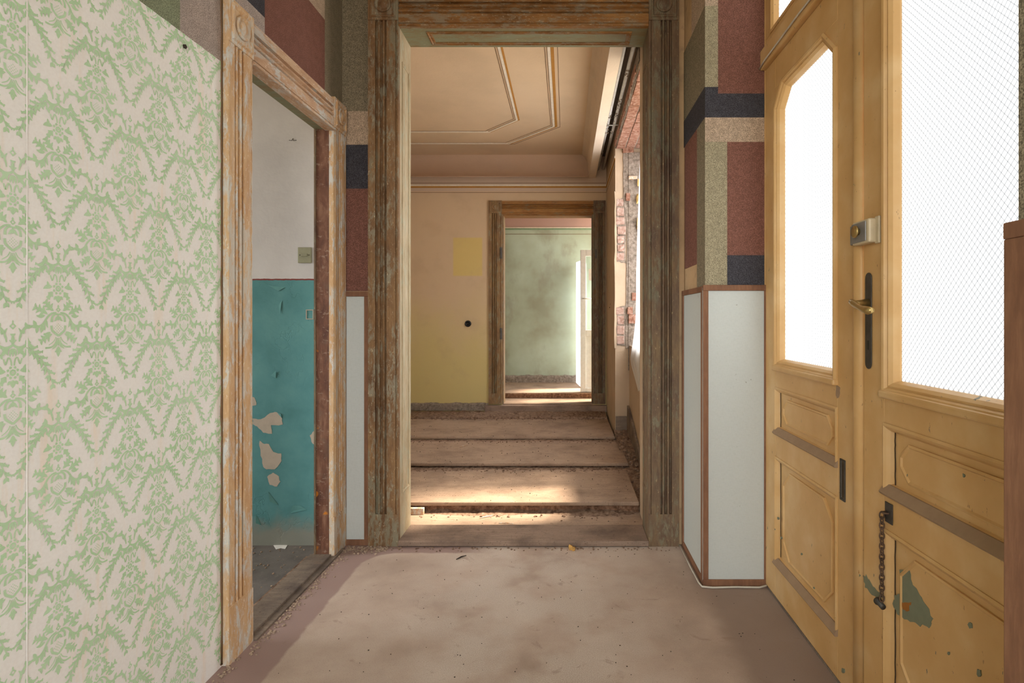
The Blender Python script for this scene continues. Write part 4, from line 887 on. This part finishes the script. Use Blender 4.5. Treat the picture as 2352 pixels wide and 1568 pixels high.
patch([(1966, 1306), (1972, 1306), (1973, 1322), (1967, 1326)], RX-.0092, 'rust', d1, 'rust_stain')
patch([(2226, 1428), (2234, 1430), (2236, 1442), (2228, 1442), (2224, 1434)], RX+.014, 'chip', d2, 'old_paint_patch', .002, 2, .001)
patch([(2208, 933), (2222, 930), (2226, 941), (2214, 943)], RX, 'dusty_ledge', d2, 'old_paint_patch', .0012, 3, .002)
patch([(1921, 885), (1930, 890), (1929, 910), (1923, 916), (1920, 905)], RX, 'dusty_ledge', d1, 'old_paint_patch', .0012, 3, .002)
for (x, y, s_) in ((1830, 1395, 7), (1895, 1508, 9), (1850, 1450, 4), (1938, 1540, 6), (1795, 1235, 3), (1842, 1272, 3), (2215, 1092, 4), (2148, 1260, 3), (2250, 1545, 9), (1870, 1350, 3), (2180, 1500, 4), (1788, 1190, 3)):
    patch([(x-s_*.5, y-s_), (x+s_*.4, y-s_*.7), (x+s_*.6, y+s_*.6), (x-s_*.2, y+s_), (x-s_*.6, y+s_*.2)], RX if not (1800 < x < 1922 or x > 2050) else RX+.0125, 'chip', d2 if x > 1984 else d1, 'old_paint_patch', .002, 2, .001)
# dark shrinkage cracks beside the panels and along the meeting line
for dd_, ys in ((d1, (2.398,)), (d2, (1.572,))):
    for y in ys:
        for b0, b1 in ((.19, .60), (.74, .895)):
            n_ = 14; L_ = [pl_door(y-.022+random.uniform(-.0012, .0012), b0+(b1-b0)*q/n_, -.0138) for q in range(n_+1)]
            MB().tube(L_, .0016, 5).build('shrinkage_crack', 'crack', dd_)

# ================================================================== side room details
pt = pl_y(3.0); k = 3.0/F
def side(x, y): return ((x-CX)*k, H-(y-CY)*k)
for poly in ([(581, 962), (600, 962), (622, 948), (636, 946), (648, 960), (649, 975), (622, 976), (624, 996), (604, 994), (590, 978), (581, 975)],
             [(596, 1012), (604, 1018), (618, 1020), (628, 1038), (645, 1042), (646, 1058), (632, 1078), (612, 1078), (604, 1070), (600, 1046), (597, 1030)],
             [(614, 1094), (628, 1086), (640, 1094), (643, 1106), (636, 1118), (620, 1112)], [(712, 1000), (722, 990), (722, 1020), (716, 1014)], [(560, 905), (584, 912), (590, 930), (570, 934)]):
    o = MB().prism(ragged([side(*p) for p in poly], 3, .003), -.002, .0012, pt).build('bare_patch', 'bare_plaster', wall_side)
for pts, lift in (([(636, 946), (648, 960), (646, 950)], .012), ([(640, 700), (648, 690), (644, 722)], .014), ([(622, 862), (634, 868), (636, 850)], .02), ([(616, 1128), (640, 1160), (622, 1150)], .02), ([(588, 1180), (600, 1205), (590, 1200)], .02), ([(690, 1160), (705, 1170), (668, 1178), (672, 1160)], .012), ([(655, 660), (616, 655), (640, 668)], .01)):
    P3 = [pt(*side(*p), .002) for p in pts[:-1]]+[pt(*side(*pts[-1]), lift*.5)]
    MB().add(P3+[(p[0], p[1]+.001, p[2]) for p in P3], [list(range(len(P3))), list(range(len(P3), 2*len(P3)))[::-1]]).build('paint_flake', 'teal_flake', wall_side, fixn=False)
sw = thing('light_switch', pt(*side(701, 586), 0), 'square olive plastic light switch on the side room wall', 'switch')
a, b = side(701, 586)
MB().prism([(a-.037, b-.042), (a+.037, b-.042), (a+.037, b+.042), (a-.037, b+.042)], .001, .010, pt).build('plate', 'switch', sw, bevel=.004)
MB().prism([(a-.016, b-.008), (a+.016, b-.008), (a+.016, b+.008), (a-.016, b+.008)], .010, .014, pt).build('rocker', 'switch', sw, bevel=.003)
for s_ in (-1, 1): MB().lathe([(.003, 0), (.003, .0015), (.001, .0015)], pt(a+s_*.024, b, .010), (0, -1, 0), 8).build('screw', 'iron', sw)
a, b = side(712, 722)
MB().sweep([(a-.02, b-.026), (a+.02, b-.026), (a+.02, b+.026), (a-.02, b+.026)], [(0, -.001), (0, .004), (.004, .004), (.004, -.001)], pt).build('wall_frame', 'bare_plaster', label='small bare rectangular frame mark on the teal wall', cat='frame')
ck = MB(); ck.tube([pt(*side(x, y), .001) for x, y in ((664, 322), (670, 323), (673, 318), (674, 323), (681, 322))], .0016, 5); ck.build('hook', 'iron', label='tiny wire hook high on the side room wall', cat='hook')
# socket on the yellow wall
sk_ = PT(1075, 743, FY); s0 = thing('wall_socket', sk_, 'round black socket on the yellow far wall', 'socket')
MB().lathe([(.036, 0), (.036, .010), (.030, .018), (.022, .018), (.020, .008), (.001, .008)], sk_, (0, -1, 0), 28).build('housing', 'bakelite', s0, smooth=True)
MB().lathe([(.009, .006), (.009, .014), (.001, .015)], sk_, (0, -1, 0), 16).build('centre_knob', 'iron', s0, smooth=True)
# screw holes on niche return wall
for x, y in ((1402, 698), (1401, 706)):
    yy = RW*F/(x-CX); MB().rock((RW-.001, yy, H-(y-CY)*yy/F), .006, (.4, 1, 1)).build('screw_hole', 'dark_stone', wall_window)

# ================================================================== third room: balcony door, film-wrapped panel
bd = thing('balcony_door', (.53, 6.83, TZ), 'open white plastic balcony door with glass in the third room', 'door')
bx0, bx1, bz1 = .176, .88, 2.03; fy0, fy1 = 6.80, 6.86
for x0, x1, z0, z1, nm in ((bx0, bx0+.065, TZ+.004, bz1, 'stile'), (bx1-.065, bx1, TZ+.004, bz1, 'stile'), (bx0+.065, bx1-.065, bz1-.075, bz1, 'rail'), (bx0+.065, bx1-.065, .98, 1.06, 'rail'), (bx0+.065, bx1-.065, TZ+.004, TZ+.05, 'rail')):
    box(x0, x1, fy0, fy1, z0, z1).build(nm, 'pvc', bd, bevel=.004)
box(bx0+.065, bx1-.065, 6.82, 6.83, 1.06, bz1-.075).build('glass_pane', 'clear_glass', bd); box(bx0+.065, bx1-.065, 6.82, 6.835, TZ+.05, .98).build('lower_panel', 'pvc', bd)
hd = MB(); hd.tube([(.205, 6.80, 1.44), (.205, 6.76, 1.44), (.215, 6.75, 1.44), (.31, 6.75, 1.435)], .009, 8); hd.build('handle', 'pvc', bd, smooth=True)
box(.275, .33, 6.812, 6.819, 1.66, 1.80).build('sticker', 'paper', bd, label='white paper sticker on the glass')
fp = thing('film_panel', (.16, 7.35, TZ), 'tall panel wrapped in printed white film behind the balcony door', 'panel')
MB().add([(.137, 7.80, TZ+.002), (.20, 7.22, TZ+.002), (.24, 7.22, TZ+.002), (.177, 7.80, TZ+.002), (.137, 7.80, 1.98), (.20, 7.22, 1.95), (.24, 7.22, 1.95), (.177, 7.80, 1.98)], [(0, 3, 2, 1), (4, 5, 6, 7), (0, 1, 5, 4), (1, 2, 6, 5), (2, 3, 7, 6), (3, 0, 4, 7)]).build('body', 'film', fp, bevel=.004)
for q in range(5):
    for r_ in range(4):
        z = .62+q*.28; tt = .1+.2*r_; yy = 7.80-.58*tt; xx = .137+.063*tt-.001
        box(xx-.0008, xx+.001, yy-.02, yy+.01, z, z+.13).build('film_print', 'film_print', fp)

# ================================================================== loose bits
FLOOR = bpy.data.objects['floor']; SIDE = bpy.data.objects['floor_side_room']
def crumbs(name, spots, mat, label, rmin, rmax, z=lambda x, y: 0.0, parent=None):
    mb = MB()
    for x, y in spots:
        r = random.uniform(rmin, rmax); mb.rock((x, y, z(x, y)+r*.35), r, (1, 1, .7))
    return mb.build(name, mat, parent, label=label, kind='stuff')
crumbs('threshold_crumbs', [(LX+.045+abs(random.gauss(0, .022)), random.uniform(2.0, 2.97)) for _ in range(260)], 'gravel', 'crumbled plaster along the left threshold', .002, .0062, parent=FLOOR)
crumbs('corner_crumbs', [(random.uniform(-1.15, -.93), 2.95-abs(random.gauss(.02, .03))) for _ in range(180)], 'gravel', 'heap of crumbs at the foot of the left dado panel', .002, .008, parent=FLOOR)
crumbs('wallpaper_foot_crumbs', [(LX+.02+abs(random.gauss(0, .02)), random.uniform(1.84, 1.98)) for _ in range(40)], 'gravel', 'few crumbs under the wallpaper corner', .002, .006, parent=FLOOR)
crumbs('sill_front_crumbs', [(random.uniform(-.95, .6), 2.94-abs(random.gauss(0, .025))) for _ in range(120)], 'rubble', 'fine grit in front of the portal sill', .002, .006, parent=FLOOR)
crumbs('hall_grit', [(random.uniform(-1.0, .8), random.uniform(1.6, 2.9)) for _ in range(150)], 'dark_stone', 'scattered dark grit on the hall floor', .001, .0026, parent=FLOOR)
def stepz(x, y):
    z = 0
    for yy, zz_ in nos:
        if y > yy-.02: z = zz_
    return z
crumbs('step_grit', [(random.uniform(-1.6, .42), random.uniform(3.28, 6.1)) for _ in range(330)], 'dark_stone', 'dark grit scattered over the steps', .0012, .0042, stepz, fs2)
crumbs('step_lumps', [(random.uniform(-1.5, .42), random.choice((3.42, 4.18, 4.95, 5.85))-abs(random.gauss(0, .03))) for _ in range(260)], 'rubble', 'small rubble lumps lying at the risers', .003, .009, stepz, fs2)
crumbs('niche_lumps', [(random.uniform(.45, .56), random.uniform(3.4, 5.1)) for _ in range(90)], 'rubble', 'rubble lumps beside the step ends', .006, .018, lambda x, y: -.01+.185*max(0, (y-3.4)/1.8), fs2)
crumbs('side_room_grit', [(random.uniform(-1.75, LX-.10), random.uniform(2.1, 2.98)) for _ in range(90)], 'gravel', 'pale grit on the side room floor', .002, .006, lambda x, y: -.012, SIDE)
MB().rock((.025, 2.915, .012), .018, (1, .8, .9)).rock((.04, 2.905, .008), .012).build('foam_scrap', 'sponge', label='small yellow crumb of foam in front of the portal sill', cat='debris')
fl_ = PT(645, 1255, 1)
def flatscrap(name, pix, z, mat, label, curl=0):
    P3 = []
    for i, (x, y) in enumerate(pix):
        d = (H-z)*F/(y-CY); P3.append(((x-CX)*d/F, d, z+(curl if i == 0 else .001)))
    n_ = len(P3); MB().add(P3+[(a, b, c_+.001) for a, b, c_ in P3], [list(range(n_))[::-1], list(range(n_, 2*n_))]+[(i, (i+1) % n_, n_+(i+1) % n_, n_+i) for i in range(n_)]).build(name, mat, label=label, cat='debris')
flatscrap('paper_scrap', [(628, 1252), (640, 1250), (661, 1251), (655, 1261), (645, 1259), (634, 1262)], -.012, 'paper', 'curved white paper scrap on the side room floor')
flatscrap('paper_scrap', [(1357, 1066), (1350, 1077), (1345, 1077), (1346, 1072)], .07, 'paper', 'tiny white paper scrap on the lowest tread', .03)
for (xa, ya, xb, yb, z, lab) in ((1048, 1286, 1071, 1277, .0, 'short dark splinter on the hall floor'), (1102, 1191, 1133, 1185, .0, 'pale wood splinter on the bottom level'), (1146, 1202, 1180, 1204, .0, 'brown wood splinter behind the sill'), (1056, 1028, 1075, 1023, .115, 'small splinter on the middle tread')):
    da = (H-z)*F/(ya-CY); db = (H-z)*F/(yb-CY)
    MB().tube([((xa-CX)*da/F, da, z+.004), ((xa+xb-2*CX)/2*(da+db)/2/F, (da+db)/2, z+.007), ((xb-CX)*db/F, db, z+.004)], [.002, .0035, .0015], 6).build('splinter', 'dark_stone' if 'dark' in lab else 'casing_left_y', label=lab, cat='splinter')
MB().box(-.98, -.87, 3.43, 3.458, .0, .04).build('wood_block', 'casing_left_y', label='cut wood block end under the lowest tread by the portal', cat='wood block', bevel=.003)

def footprint(step_i, cx_, cy_, ang, parent):
    mb = MB(); z = nos[step_i][1]; ca, sa = math.cos(ang), math.sin(ang)
    for q in range(16):
        u = -.13+.26*q/15; hw = .040-.012*abs(u+.02)/.13 if u < .0 else .034-.2*max(0, u-.06)
        if -.02 > u > -.05: continue
        c4 = [(-hw, u-.004), (hw, u-.004), (hw, u+.004), (-hw, u+.004)]
        P = [(cx_+a*ca-b*sa, cy_+a*sa+b*ca) for a, b in c4]
        mb.add([(a, b, z+.0001) for a, b in P]+[(a, b, z+.0012) for a, b in P], [(4, 5, 6, 7), (0, 1, 5, 4), (1, 2, 6, 5), (2, 3, 7, 6), (3, 0, 4, 7)])
    mb.build('footprint_ridges', 'tread', parent, label='boot sole print in the dust')
low = [o for o in bpy.data.objects if o.get('label', '').startswith('lowest broad step')][0]
for cx_, cy_, an in ((-.55, 3.72, 1.1), (-.30, 3.80, 1.35), (-.62, 3.98, 1.2), (-.78, 3.62, 1.5), (-.25, 4.02, 1.2)): footprint(0, cx_, cy_, an, low)
